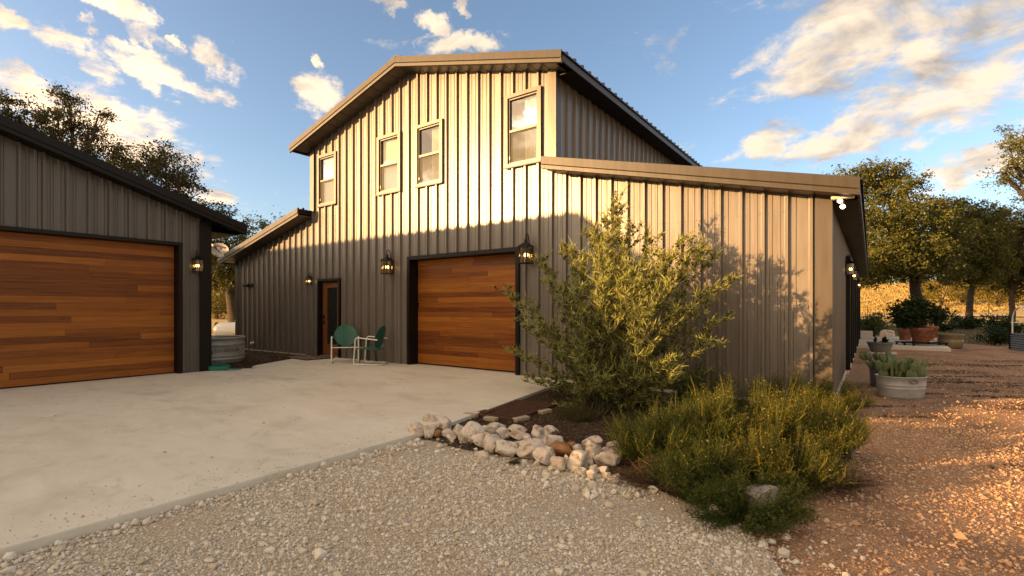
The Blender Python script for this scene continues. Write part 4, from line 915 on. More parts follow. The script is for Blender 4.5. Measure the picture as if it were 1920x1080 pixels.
nc = 11500; x = rng.uniform(4.4, 8.8, nc); y = rng.uniform(-5., .0, nc); k = inside(MULCH, x + rng.normal(0, .07, nc), y + rng.normal(0, .07, nc)) & (x > 4.5 + (-y) * .105); x, y = x[k], y[k]
sc = np.stack([rng.uniform(.012, .04, len(x)), rng.uniform(.004, .010, len(x)), rng.uniform(.002, .005, len(x))], -1)
lab(tag(scatter('mulch_chips', OCT_V, OCT_F, np.stack([x, y, -.038 + rng.uniform(0, .012, len(x))], -1), sc, 'chip', None, yaw_rot(len(x))), kind='stuff'), 'dark shredded bark mulch around the shrubs', 'mulch')
nc = 3500; x = rng.uniform(-8.3, -2.2, nc); y = rng.uniform(-3., -.05, nc); k = (x < -2.75 - (y + 2.3) * .55); x, y = x[k], y[k]
sc = np.stack([rng.uniform(.02, .05, len(x)), rng.uniform(.008, .016, len(x)), rng.uniform(.003, .007, len(x))], -1)
lab(tag(scatter('bark_chips', OCT_V, OCT_F, np.stack([x, y, -.022 + rng.uniform(0, .012, len(x))], -1), sc, 'chip', None, yaw_rot(len(x))), kind='stuff'), 'dark bark mulch strip along the lean-to wall', 'mulch')

# dark leaf chips in streaks, painting dappled tree shade onto the granite
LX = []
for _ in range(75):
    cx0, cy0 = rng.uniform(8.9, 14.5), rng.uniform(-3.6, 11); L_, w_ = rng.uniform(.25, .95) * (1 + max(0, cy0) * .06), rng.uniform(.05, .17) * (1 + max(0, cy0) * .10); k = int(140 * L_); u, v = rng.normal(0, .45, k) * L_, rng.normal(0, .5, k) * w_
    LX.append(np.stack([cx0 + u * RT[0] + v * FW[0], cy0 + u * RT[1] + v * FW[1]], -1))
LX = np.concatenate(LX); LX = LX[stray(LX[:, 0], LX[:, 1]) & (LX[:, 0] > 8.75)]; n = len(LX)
lab(tag(scatter('leaf_dapples', OCT_V, OCT_F, np.stack([LX[:, 0], LX[:, 1], rng.uniform(-.074, -.066, n)], -1), np.stack([rng.uniform(.012, .034, n), rng.uniform(.008, .016, n), rng.uniform(.002, .005, n)], -1), 'dapples', None, yaw_rot(n)), kind='stuff'), 'dark leaf chips laid as dappled tree shade over the reddish granite', 'leaf litter')
# ------------------------------------------------------------------ trees
def unit(v): return v / np.maximum(np.linalg.norm(v, axis=-1, keepdims=True), 1e-9)
def oak(name, label, base, blobs, leaf, clumps, per, mat='oak_leaf', trunk_r=.3, fork=.28, trunks=1, lean=(0, 0), group=None, crad=.42, bare=0.):
    """base: ground point; blobs: (world centre, rx, ry, rz); crown leaves gather in clumps through the blobs"""
    b = Vector(base); o = empty(name, b, 0, label, 'tree', group); r_ = random.Random(int(b.x * 100) + 5)
    cs = np.array([(Vector(c) - b)[:] for c, *_ in blobs]); rs = np.array([q[1:] for q in blobs], float)
    top = cs[:, 2].max(); ctr = cs.mean(0); forkp = Vector((ctr[0] * .25 + lean[0], ctr[1] * .25 + lean[1], top * fork))
    tk = MB()
    for t_ in range(trunks):
        off = Vector((r_.uniform(-.5, .5), r_.uniform(-.5, .5), 0)) * (.9 if trunks > 1 else 0)
        tk.tube([off, off * .9 + forkp * .33 + Vector((r_.uniform(-.12, .12), r_.uniform(-.12, .12), 0)), forkp * .7 + off * .5, forkp], [trunk_r * 1.35, trunk_r, trunk_r * .9, trunk_r * .75], 10)
    tk.build('trunk', 'bark', o)
    vol = rs.prod(1) ** (2 / 3); w = vol / vol.sum(); bi = rng.choice(len(blobs), clumps, p=w)
    d = unit(rng.normal(size=(clumps, 3))); q = rng.uniform(0, 1, clumps) ** .42; cp = cs[bi] + d * q[:, None] * rs[bi]
    cp += rng.normal(0, .12, cp.shape) * rs[bi]
    br = MB()
    for i, c in enumerate(cs):
        c = Vector(c); m1 = forkp.lerp(c, .35) + Vector((r_.uniform(-.3, .3), r_.uniform(-.3, .3), -.1 * (c - forkp).length * r_.uniform(-.3, 1))); m2 = forkp.lerp(c, .72) + Vector((r_.uniform(-.3, .3), r_.uniform(-.3, .3), r_.uniform(-.2, .3)))
        br.tube([forkp * .96, m1, m2, c], [trunk_r * .55, trunk_r * .38, trunk_r * .24, trunk_r * .12], 7)
        for j in np.where(bi == i)[0][:14]:
            e = Vector(cp[j]); s0 = m2.lerp(c, r_.uniform(-.4, .9)); br.tube([s0, s0.lerp(e, .5) + Vector((r_.uniform(-.2, .2), r_.uniform(-.2, .2), r_.uniform(-.1, .25))), e], [trunk_r * .12, trunk_r * .07, trunk_r * .03], 5, caps=False)
    br.build('branches', 'bark', o)
    n = clumps * per; pc = np.repeat(cp, per, 0); cr = crad * rng.uniform(.5, 1.4, clumps); pp = pc + rng.normal(size=(n, 3)) * np.repeat(cr, per)[:, None] * np.array([.55, .55, .38])
    scatter('crown', LEAF_V, LEAF_F, pp, leaf * rng.uniform(.6, 1.35, n), mat, o); return o
def blobs_px(lst, Z, dz=.6):
    """(px, py, radius_px, depth offset) -> crown lobes at their own distance"""
    out_ = []
    for (px, py, rp, dd) in lst:
        c = at(px, py, Z + dd); r_ = rp * (Z + dd) / FPX; out_.append(((c.x, c.y, c.z), r_, r_, r_ * dz))
    return out_
def gp(px, Z):
    p = at(px, 577, Z); return (p.x, p.y, float(terrain_h(np.array(p.x), np.array(p.y))))
# behind the garage, left
oak('live_oak', 'sparse oak with a pointed crown rising behind the garage roof, against the big cloud', gp(120, 27), blobs_px([(110, 215, 46, 0), (128, 185, 26, .5), (85, 255, 50, -1), (165, 250, 40, 1), (150, 295, 55, 0), (60, 250, 40, 1), (205, 300, 45, -1), (90, 320, 60, 0), (100, 400, 90, 0), (185, 215, 18, 0)], 27, .8), .13, 420, 60, 'dark_oak_leaf', .3, group='oaks behind the garage', crad=.40)
oak('live_oak', 'flat-topped oak just right of the pointed one, above the end of the garage roof', gp(300, 30), blobs_px([(260, 305, 45, 0), (310, 300, 38, 1), (335, 325, 34, -1), (230, 300, 30, 0), (285, 345, 55, 0), (350, 365, 40, 1), (395, 400, 34, 0), (420, 418, 20, 0), (330, 420, 70, 0), (250, 400, 80, 1)], 30, .75), .14, 420, 60, 'dark_oak_leaf', .3, group='oaks behind the garage', crad=.42)
oak('live_oak', 'oak cut by the left edge of the picture, above the garage roof', gp(-10, 25), blobs_px([(8, 200, 30, 0), (-25, 205, 45, 0), (15, 235, 34, 0), (-10, 270, 60, 0), (-50, 320, 90, 0)], 25, .85), .12, 200, 60, 'dark_oak_leaf', .28, group='oaks behind the garage', crad=.36)
oak('live_oak', 'oak with a leaning trunk seen through the gap between garage and barn', gp(446, 33), blobs_px([(400, 480, 45, 0), (445, 460, 50, 1), (430, 500, 50, -1), (395, 520, 36, 0), (470, 500, 60, 0), (500, 450, 60, 1), (380, 455, 40, 1), (425, 540, 26, 2)], 33, .7), .15, 380, 60, 'oak_leaf', .42, .42, lean=(-.3, -.2), crad=.5)
# right
oak('live_oak', 'big spreading live oak with a golden crown behind the barn corner', gp(1722, 36), blobs_px([(1600, 345, 50, 0), (1650, 345, 55, 1), (1700, 355, 45, -1), (1580, 400, 55, 1), (1640, 410, 65, -2), (1700, 410, 65, -2), (1750, 400, 45, 0), (1765, 440, 50, 0), (1600, 470, 60, 0), (1660, 475, 65, -3), (1720, 475, 65, -2), (1775, 490, 45, 1), (1625, 505, 42, 0), (1690, 502, 50, 0), (1750, 505, 45, 2), (1560, 450, 60, 3), (1540, 400, 50, 3), (1600, 520, 34, 1), (1660, 330, 40, 1)], 36, .66), .185, 1150, 54, 'oak_leaf', .36, .36, lean=(.2, .2), group='oaks beyond the yard', crad=.55)
oak('live_oak', 'two-stemmed oak between the spreading live oak and the hooped bed', gp(1826, 40), blobs_px([(1800, 410, 45, 0), (1840, 425, 45, 0), (1815, 455, 50, -1), (1855, 465, 45, 1), (1790, 470, 40, 0), (1830, 495, 50, 0), (1780, 395, 30, 1), (1790, 510, 36, 0), (1860, 505, 40, 0), (1765, 470, 40, 2), (1865, 425, 36, 1)], 40, .8), .18, 640, 62, 'oak_leaf', .21, .36, trunks=2, group='oaks beyond the yard', crad=.5)
oak('live_oak', 'darker oak at the right edge, behind the white hoops', gp(1895, 43), blobs_px([(1880, 430, 42, 0), (1915, 420, 48, 0), (1895, 470, 50, 0), (1940, 470, 60, 1), (1870, 490, 40, 0), (1915, 510, 45, 0), (1880, 515, 36, 1), (1935, 525, 40, 0)], 43, .85), .19, 520, 60, 'dark_oak_leaf', .22, .34, group='oaks beyond the yard', crad=.55)
oak('live_oak', 'near oak whose branch hangs into the picture at the right edge', gp(2060, 24), blobs_px([(1895, 300, 32, 0), (1925, 275, 40, 0), (1880, 325, 24, 0), (1930, 330, 40, 1), (1915, 358, 18, 0), (1990, 270, 90, 0), (2050, 330, 120, 0), (2060, 230, 90, 1)], 24, .7), .11, 420, 60, 'oak_leaf', .38, .4, group='oaks beyond the yard', crad=.34)
# oaks south-west of the camera: they shade the foreground gravel and dapple the granite
for (tx, ty, h_, nb_, lb) in ((-13.2, -21.5, 5.0, 10, 'small oak behind the garage, out of view, first of its row'), (-9.8, -22.6, 5.3, 17, 'small oak behind the garage, out of view, second of its row'), (-7.4, -20.4, 4.8, 17, 'dense low oak off the garage corner, out of view, shading the drive'), (-5.2, -22.6, 5.1, 7, 'small oak behind the camera, out of view, dappling the granite'), (-2.6, -20.6, 4.4, 13, 'low oak behind the camera, out of view, shading the gravel'), (-.2, -22.6, 4.7, 12, 'oak behind the camera, out of view, next to last of its row'), (2.6, -21.4, 4.6, 11, 'thin oak behind the camera, out of view, farthest from the garage'), (-21.5, -7.5, 5.4, 13, 'oak hidden behind the garage, shading the propane tank')):
    rr = random.Random(int(tx * 10)); bl = [((tx + rr.uniform(-1.6, 1.6), ty + rr.uniform(-1.2, 1.2), h_ * (rr.uniform(.38, .86) if nb_ < 20 or rr.random() < .4 else rr.uniform(.72, .87))), rr.uniform(.8, 1.3), rr.uniform(.8, 1.3), rr.uniform(.5, .8)) for _ in range(nb_)]
    oak('shade_oak', lb, (tx, ty, -.1), bl, .20, 24 * nb_, 20, 'dark_oak_leaf', .2, .35, group='oaks behind the camera', crad=.42)
# yellow brush and far trees on the field
for i, (px, py, Z, rp) in enumerate(((1765, 553, 66, 34), (1805, 545, 70, 26), (1735, 548, 74, 24), (1872, 556, 62, 30), (1905, 552, 68, 26), (1840, 548, 78, 22), (405, 545, 58, 26), (428, 555, 62, 24), (390, 560, 70, 22))):
    p = gp(px, Z); rr = rp * Z / FPX; o = empty('brush', p, 0, ['yellow-lit brush tree right of the big oak trunk', 'pale brush tree left of the two-stemmed oak', 'small brush tree just right of the big oak trunk, far off', 'sunlit brush tree behind the hooped bed', 'sunlit brush tree at the right edge of the field', 'far brush tree between the two oak stems', 'sunlit brush below the oak in the gap', 'sunlit brush beside the leaning trunk in the gap', 'far sunlit brush by the garage corner'][i], 'bush', 'sunlit brush on the field')
    n = 1500; d = unit(rng.normal(size=(n, 3))) * rng.uniform(.2, 1, (n, 1)) ** .4 * rr * np.array([1, 1, .75]); d[:, 2] += rr * 1.0; d += rng.normal(0, .12 * rr, d.shape)
    scatter('crown', LEAF_V, LEAF_F, d, .26 * rng.uniform(.6, 1.3, n), 'yellow_leaf', o)
    m_ = MB()
    for k in range(3): m_.tube([(0, 0, -.3), (.2 * k - .2, .1 * k, rr * .5), (.3 * k * rr - .3 * rr, .2 * rr * (k - 1), rr * 1.2)], [.12, .09, .03], 6)
    m_.build('trunk', 'bark', o)
# far wood along the skyline
n = 42000; a = rng.uniform(-.9, 1.75, n); rad = rng.uniform(185, 300, n); cx_ = 3 + rad * np.sin(a - .1); cy_ = rad * np.cos(a - .1); base = terrain_h(cx_, cy_)
hh = 2.2 + 2.2 * np.sin(a * 23 + rad * .05) * np.sin(a * 9.7 + 1) + rng.uniform(0, 1, n); pos = np.stack([cx_, cy_, base + rng.uniform(0, 1, n) * np.maximum(hh, .7)], -1)
tag(scatter('treeline', LEAF_V, LEAF_F, pos, rng.uniform(.7, 1.6, n), 'oak_leaf'), 'low wooded ridge along the far skyline', 'woods', kind='stuff')

# ------------------------------------------------------------------ the big shrub with curling pods
B0 = Vector((5.95, -1.95, -.05)); bush = empty('pod_shrub', B0, 0, 'tall loose shrub with pale curling seed pods in front of the barn wall', 'shrub')
TIPS = [(1156, 378, -1.3), (1150, 398, -1.4), (1164, 402, -1.25), (1104, 444, -1.4), (1120, 448, -1.6), (1140, 425, -1.5), (1272, 468, -1.2), (1296, 474, -1.1), (1316, 484, -1.0), (1226, 460, -1.3), (1062, 476, -1.5), (1078, 482, -1.6), (1014, 498, -1.4), (1186, 440, -1.3), (1111, 437, -1.5), (1069, 470, -1.6), (1020, 488, -1.3), (948, 550, -1.4), (1217, 454, -1.2), (1278, 462, -1.1), (1307, 478, -1.2), (1330, 488, -.9), (1366, 532, -1.0), (1350, 605, -1.3), (1338, 650, -1.5), (962, 662, -1.6), (981, 604, -1.3), (1000, 712, -1.7), (1140, 430, -1.7), (1175, 440, -1.0), (1245, 490, -1.6), (1090, 500, -1.0), (1040, 540, -1.8), (1190, 500, -2.0), (1260, 540, -1.9), (1130, 520, -2.2), (1320, 560, -1.7)]
rr = random.Random(4)
for _ in range(66):
    t_ = rr.random(); TIPS.append((rr.gauss(1162, 66), rr.uniform(490, 715), rr.uniform(-2.5, -.8)))
for _ in range(18): TIPS.append((rr.uniform(1060, 1270), rr.uniform(690, 770), rr.uniform(-2.7, -2.0)))
for _ in range(8): TIPS.append((rr.uniform(985, 1075), rr.uniform(590, 720), rr.uniform(-2.1, -1.2)))
for _ in range(2): TIPS.append((rr.uniform(1270, 1330), rr.uniform(560, 680), rr.uniform(-2.0, -1.0)))
st = MB(); LP = []; PP = []; PD = []
def bez(a, b, c, n): return [a * (1 - t) ** 2 + b * 2 * t * (1 - t) + c * t * t for t in [i / n for i in range(n + 1)]]
for ti, (px, py, yy) in enumerate(TIPS):
    tipp = on(px, py, 1, yy) - B0; s0 = Vector((rr.uniform(-.25, .25), rr.uniform(-.25, .25), 0))
    mid = Vector((tipp.x * .35 + s0.x, tipp.y * .5, tipp.z * .62)) + Vector((rr.uniform(-.08, .08), rr.uniform(-.1, .1), 0)); ma = bez(s0, mid, tipp, 10)
    st.tube(ma, [.009 - .0072 * i / 10 for i in range(11)], 5, caps=False); tops = ti < 37
    for k in range(2, 11):
        p = ma[k]; dr = (ma[k] - ma[k - 1]).normalized(); frac = k / 10
        for _ in range(3 if tops else 2):
            L = rr.uniform(.12, .36) * (1.35 - .75 * frac) ; dv = (dr * rr.uniform(.25, .9) + Vector((rr.gauss(0, .6), rr.gauss(0, .6), rr.uniform(.0, .55)))).normalized()
            q = [p, p + dv * L * .5 + Vector((0, 0, .01)), p + dv * L + Vector((0, 0, .05 * L / .3))]; st.tube(q, [.0045, .003, .0016], 4, caps=False)
            for _ in range(11):
                t_ = rr.uniform(.1, 1.); LP.append((q[0].lerp(q[2], t_) + Vector((rr.gauss(0, .022), rr.gauss(0, .022), rr.gauss(0, .02)))))
            if frac > .42 or rr.random() < .35:
                for _ in range(13 if tops else 9): t_ = rr.uniform(.35, 1.); PP.append(q[0].lerp(q[2], t_)); PD.append(dv * .6 + dr * .3 + Vector((rr.gauss(0, .45), rr.gauss(0, .45), rr.uniform(-.3, .5))))
    for _ in range(80 if tops else 26):
        t_ = rr.uniform(.45, 1.) ** .8; i = min(9, int(t_ * 10)); PP.append(ma[i].lerp(ma[i + 1], t_ * 10 - i)); PD.append((ma[i + 1] - ma[i]).normalized() * .5 + Vector((rr.gauss(0, .6), rr.gauss(0, .6), rr.uniform(0, .5))))
st.build('stems', 'stem_brown', bush)
LPn = np.array([p[:] for p in LP]); scatter('leaves', LEAF_V, LEAF_F, LPn, .044 * rng.lognormal(0, .38, len(LPn)), 'shrub_leaf', bush)
p0 = np.array([p[:] for p in PP]); dv = unit(np.array([d[:] for d in PD])); n = len(p0); L = rng.uniform(.040, .105, n); bend = unit(rng.normal(size=(n, 3)) + np.array([0, 0, .35])) * rng.uniform(.5, 1.5, (n, 1)); K = 5
tt = np.linspace(0, 1, K); path = p0[:, None] + dv[:, None] * (L[:, None] * tt[None])[:, :, None] + bend[:, None] * (L[:, None] * tt[None] ** 2)[:, :, None] * .6
wd = np.array([.5, .85, 1, .75, .15])[None] * rng.uniform(.0065, .011, (n, 1)); v_, f_ = ribbons(path, wd, unit(np.cross(dv, rng.normal(size=(n, 3))))); big('seed_pods', v_, f_, 'pod', bush)
bl = p0[rng.choice(n, n // 3)] + rng.normal(0, .02, (n // 3, 3)); scatter('pale_leaves', LEAF_V, LEAF_F, bl, np.stack([np.full(n // 3, .022), rng.uniform(.03, .055, n // 3), np.full(n // 3, .03)], -1), 'pod', bush)

# ------------------------------------------------------------------ low wiry shrubs
def wiry(name, label, base, r, h, stems, per, mat, stem_mat=None, leaf=.019, flower=0., cat='shrub', group='low wiry shrubs', stiff=.5):
    o = empty(name, base, 0, label, cat, group); a = rng.uniform(0, 6.283, stems); q = np.sqrt(rng.uniform(0, 1, stems))
    ex, ey = np.cos(a) * q * r, np.sin(a) * q * r
    if stems > 450:                                            # stems gather in sprays with gaps between
        kc = max(9, int(26 * r)); ca_ = rng.uniform(0, 6.283, kc); cq_ = np.sqrt(rng.uniform(.02, 1, kc)) * r; cc = np.stack([np.cos(ca_) * cq_, np.sin(ca_) * cq_], -1); near_ = ((ex[:, None] - cc[None, :, 0]) ** 2 + (ey[:, None] - cc[None, :, 1]) ** 2).argmin(1); ex = ex * .66 + cc[near_, 0] * .38; ey = ey * .66 + cc[near_, 1] * .38; q = np.minimum(np.hypot(ex, ey) / r, 1.)
        ch_ = rng.uniform(.78, 1.12, kc)[near_]
    else: ch_ = 1.
    lump = .78 + .22 * np.sin(ex * 9 / max(r, .3) * .6 + 1.) * np.cos(ey * 8 / max(r, .3) * .6)
    ez = h * (1 - .55 * q ** 2.2) * lump * ch_ * rng.uniform(.55, 1.12, stems); s0 = np.stack([ex * .35, ey * .35, np.zeros(stems)], -1) + rng.normal(0, .03, (stems, 3)) * np.array([1, 1, 0]); e = np.stack([ex, ey, ez], -1)
    m = np.stack([ex * .72, ey * .72, ez * .42], -1); K = 6; tt = np.linspace(0, 1, K)[None, :, None]
    path = s0[:, None] * (1 - tt) ** 2 + m[:, None] * 2 * tt * (1 - tt) + e[:, None] * tt ** 2; path += rng.normal(0, .008, path.shape) * tt
    wd = np.linspace(.0055, .0018, K)[None] * np.ones((stems, 1)); v_, f_ = ribbons(path, wd, unit(rng.normal(size=(stems, 3)))); big('stems', v_, f_, stem_mat or mat, o)
    n = stems * per; t_ = rng.uniform(.22, 1., n); si = np.repeat(np.arange(stems), per); i = np.minimum((t_ * (K - 1)).astype(int), K - 2); fr = t_ * (K - 1) - i
    p = path[si, i] * (1 - fr)[:, None] + path[si, i + 1] * fr[:, None] + rng.normal(0, .011, (n, 3))
    sc = np.stack([np.full(n, leaf * .45), leaf * rng.uniform(.7, 1.7, n), np.full(n, leaf)], -1); scatter('leaves', LEAF_V, LEAF_F, p, sc, mat, o)
    if stem_mat is None and flower:
        m2 = int(stems * .30); pk = rng.choice(stems, m2); base_ = e[pk] * np.array([.96, .96, .72]); ht = h * rng.uniform(.08, .26, m2); tp = base_ + np.stack([rng.normal(0, .05, m2) + ex[pk] * .12, rng.normal(0, .05, m2) + ey[pk] * .12, ht], -1)
        pth = np.stack([base_, base_ * .5 + tp * .5 + rng.normal(0, .012, (m2, 3)), tp], 1); v_, f_ = ribbons(pth, np.array([.0055, .0045, .002])[None] * np.ones((m2, 1)), unit(rng.normal(size=(m2, 3)))); big('sprig_stems', v_, f_, 'yellow_sprig', o)['kind'] = 'stuff'
        si2 = np.repeat(np.arange(m2), 12); t2_ = rng.uniform(.1, 1, m2 * 12)[:, None]; pq = base_[si2] * (1 - t2_) + tp[si2] * t2_ + rng.normal(0, .008, (m2 * 12, 3)); scatter('sprig_leaves', LEAF_V, LEAF_F, pq, np.stack([np.full(m2 * 12, .008), rng.uniform(.012, .026, m2 * 12), np.full(m2 * 12, .012)], -1), 'yellow_sprig' if mat == 'low_shrub_leaf' else mat, o)
    if flower:
        k = int(stems * flower * .2); pf = e[rng.choice(stems, k)] + rng.normal(0, .01, (k, 3)); scatter('flowers', OCT_V, OCT_F, pf, .006 * rng.uniform(.6, 1.4, k), 'gold_grass', o)['kind'] = 'stuff'
    return o
def gb(px, py): p = g(px, py, -.05); return (p.x, p.y, -.05)
for (px, py, r_, h_, ns, mt_, fl_, lb) in (
    (1240, 862, .50, .60, 1000, 'deep_green_leaf', .1, 'green wiry low shrub next to the rock border'),
    (1320, 850, .50, .70, 1000, 'deep_green_leaf', .2, 'green wiry shrub between the rock-side one and the big yellow one'),
    (1405, 842, .60, .86, 1600, 'low_shrub_leaf', .5, 'largest yellow-green wiry shrub, in the middle of the low clump'),
    (1522, 850, .50, .70, 1250, 'low_shrub_leaf', .6, 'yellow-green shrub spilling over the reddish gravel'),
    (1325, 780, .46, .82, 850, 'deep_green_leaf', .2, 'spiky upright green shrub behind the clump, under the barn wall'),
    (1480, 775, .54, .70, 950, 'low_shrub_leaf', .5, 'yellow-tipped shrub behind the clump, near the barn corner'),
    (1562, 768, .42, .52, 650, 'low_shrub_leaf', .3, 'small shrub right at the foot of the barn corner'),
    (1465, 915, .46, .58, 900, 'low_shrub_leaf', .4, 'front shrub with orange blooms, between boulder and gravel'),
    (1395, 965, .46, .36, 850, 'deep_green_leaf', 0, 'low green shrub at the very front of the clump, round the boulder'),
    (1330, 925, .42, .46, 750, 'deep_green_leaf', .1, 'rounded green shrub left of the boulder, above the gravel')):
    wiry('wiry_shrub', lb, gb(px, py), r_ * 1.08, h_ * 1.06, int(ns * 1.1), 16, mt_, leaf=.022, flower=fl_)
wiry('dry_shrub', 'brown dried-out undergrowth between the rocks and the green shrubs', gb(1235, 905), .42, .22, 500, 8, 'dry_stem', leaf=.016)
wiry('dry_shrub', 'brown twiggy dead stems below the yellow shrub', gb(1560, 905), .40, .20, 420, 8, 'dry_stem', leaf=.016)
wiry('dry_shrub', 'greyish twiggy plant at the barn wall behind the clump', gb(1480, 722), .42, .62, 380, 9, 'dry_stem', leaf=.014)
wiry('grass_tuft', 'feathery dull green tuft at the left foot of the tall shrub', gb(1085, 785), .34, .24, 380, 14, 'grass_blade', leaf=.016, cat='grass tuft', group='tufts under the tall shrub')
wiry('grass_tuft', 'feathery dull green tuft under the middle of the tall shrub', gb(1180, 800), .36, .22, 380, 14, 'grass_blade', leaf=.016, cat='grass tuft', group='tufts under the tall shrub')
for i, (px, py, r_) in enumerate(((965, 868, .07), (1060, 880, .06), (1180, 890, .08), (1030, 845, .05))):
    wiry('weed', ['tiny weed in the gravel under the first large rocks', 'tiny weed in the gravel by the white angular rock', 'little weed where rocks meet the shrubs', 'weed sprouting among the border rocks'][i], gb(px, py), r_, .022, 60, 6, 'dry_stem' if r_ > .09 else 'grass_blade', leaf=.012, cat='weed', group='weeds in the gravel')

# ------------------------------------------------------------------ planters along the barn side
def oval_tub(loc, rz, sx, sy, h, mat, label, name='oval_tub', soil=True):
    o = empty(name, loc, rz, label, 'tub'); pr = [(.001, 0), (.86, 0), (.88, .01)]
    for z, r_ in ((.12, .905), (.42, .945), (.45, .965), (.48, .95), (.56, .955), (.59, .975), (.62, .96), (.93, .99)): pr.append((r_, z * h))
    pr += [(1.02, .95 * h), (1.035, .985 * h), (1.01, 1.0 * h), (.985, .97 * h), (.95, .5 * h)]
    MB().lathe(pr, 44, sx=sx, sy=sy).build('shell', mat, o)
    if soil: MB().lathe([(.001, .84 * h), (.97, .82 * h)], 32, sx=sx, sy=sy).build('soil', 'soil', o)
    hb = MB(); hb.tube([(.055 * math.cos(a), -sy * 1.0 - .022, .80 * h + .032 * math.sin(a)) for a in [2 * math.pi * i / 16 for i in range(16)]], .007, 6, closed=True); hb.build('handle', 'dark_galvanized', o)
    for q in (-1, 1): MB().obox((q * .045, -sy * .985 - .008, .83 * h), .03, .012, .035).build('handle_bracket', mat, o)
    return o
def pear(loc, rz, pads, label, seed):
    """prickly pear: pads as (x, y, z, height, width, lean_x, lean_y, yaw)"""
    o = empty('prickly_pear', loc, rz, label, 'cactus'); r_ = random.Random(seed)
    b = MB(); nu, nv = 16, 10; vs = []
    for i in range(nv + 1):
        ph = math.pi * i / nv
        for j in range(nu): th = 2 * math.pi * j / nu; z = .5 - .5 * math.cos(ph); wz = math.sin(ph) * (.72 + .28 * z); vs.append((.5 * wz * math.cos(th), .085 * (math.sin(ph) ** .8 if math.sin(ph) > 1e-6 else 0) * math.sin(th), z))
    b.add(vs, [(i * nu + j, i * nu + (j + 1) % nu, (i + 1) * nu + (j + 1) % nu, (i + 1) * nu + j) for i in range(nv) for j in range(nu)], True); me = b.mesh('pad')
    for (x, y, z, h, w_, lx, ly, yw) in pads:
        q = link('pad', me, 'cactus', o, (x, y, z)); q.rotation_euler = (lx, ly, yw); q.scale = (w_, h * 1.1, h)
    return o
camyaw = math.atan2(RT[1], RT[0])
tb = g(1712, 749, -.075); tl_ = Vector((tb.x, tb.y, -.075)) + Vector((FW[0], FW[1], 0)) * .24
oval_tub(tl_, camyaw, .37, .25, .345, 'tub_steel', 'galvanized oval washtub holding the front prickly pear')
r_ = random.Random(8); pads = []
for i in range(17):
    x = -.27 + .54 * (i % 9) / 8 + r_.uniform(-.03, .03); y = (-.10 if i < 9 else .07) + r_.uniform(-.04, .04); h = r_.uniform(.19, .26); lx = r_.uniform(-.25, .25); ly = r_.uniform(-.35, .35); yw = r_.uniform(-.9, .9)
    pads.append((x, y, .26, h, h * r_.uniform(.62, .78), lx, ly, yw))
    for k in range(r_.choice((1, 1, 2))):
        up_ = h * r_.uniform(.78, .92); h2 = r_.uniform(.14, .20); pads.append((x + math.sin(ly) * up_ + r_.uniform(-.05, .05), y - math.sin(lx) * up_, .26 + up_ * .93, h2, h2 * r_.uniform(.66, .82), lx + r_.uniform(-.3, .3), ly + r_.uniform(-.7, .7), yw + r_.uniform(-.6, .6)))
pear(tl_, camyaw, pads, 'prickly pear crowding the galvanized oval washtub', 3)
t2 = g(1672, 728, -.075); t2 = Vector((t2.x, t2.y, -.075)) + Vector((FW[0], FW[1], 0)) * .2
oval_tub(t2, camyaw, .21, .21, .34, 'dark_galvanized', 'dark round tub half hidden behind the oval washtub', 'round_tub')
pads = []
for i in range(9):
    x = -.14 + .28 * (i % 5) / 4 + r_.uniform(-.03, .03); h = r_.uniform(.19, .25); ly = -.3 + .6 * (i % 5) / 4 + r_.uniform(-.2, .2); lx = r_.uniform(-.2, .2); pads.append((x, r_.uniform(-.1, .1), .27, h, h * .7, lx, ly, r_.uniform(-.7, .7)))
    h2 = r_.uniform(.15, .20); pads.append((x + math.sin(ly) * h * .85, r_.uniform(-.1, .1), .27 + h * .8, h2, h2 * .75, lx, ly * 1.8, r_.uniform(-.7, .7)))
pads.append((-.24, -.05, .36, .17, .10, .1, -.95, .1)); pear(t2, camyaw, pads, 'second prickly pear rising behind the oval washtub', 5)
# fluted bowl with rosette plant
fb = g(1650, 663, -.075); fb.z = -.075
o = MB().box(-.36, .36, -.30, .30, 0, .045, .01).build('stepping_stone', 'pale_concrete', None, (fb.x + .05, fb.y + .1, -.078)); tag(o, 'flat square stepping stone under the fluted grey bowl', 'stepping stone')
fo = empty('fluted_bowl', (fb.x, fb.y + .1, -.032), 0, 'grey fluted bowl planter on a stepping stone beside the barn', 'planter')
MB().lathe([(.001, 0), (.19, 0), (.22, .02), (.29, .16), (.315, .27), (.335, .28), (.335, .31), (.30, .31), (.29, .26), (.001, .25)], 96, flute=.022, fn=24).build('bowl', 'fluted_pot', fo)
so2 = empty('rosette_plant', (fb.x, fb.y + .1, .22), 0, 'upright spiky rosette plant growing in the fluted grey bowl', 'plant')
def blades(n, L, w, up0, ctr, seed):
    q = np.random.default_rng(seed); a = q.uniform(0, 6.283, n); el = q.uniform(.25, 1.4, n); d = np.stack([np.cos(a) * np.cos(el), np.sin(a) * np.cos(el), np.sin(el)], -1); Ls = L * q.uniform(.6, 1.1, n)
    tt = np.linspace(0, 1, 5); p0 = np.array(ctr)[None] + np.stack([np.zeros(n), np.zeros(n), q.uniform(0, up0, n)], -1); path = p0[:, None] + d[:, None] * (Ls[:, None] * tt)[:, :, None]; path[:, :, 2] -= (Ls[:, None] * tt ** 2) * .25 * np.cos(el)[:, None]
    return ribbons(path, np.array([.7, 1, .9, .6, .05])[None] * w * np.ones((n, 1)), unit(np.cross(d, np.array([0, 0, 1.])[None] + q.normal(0, .2, (n, 3)))))
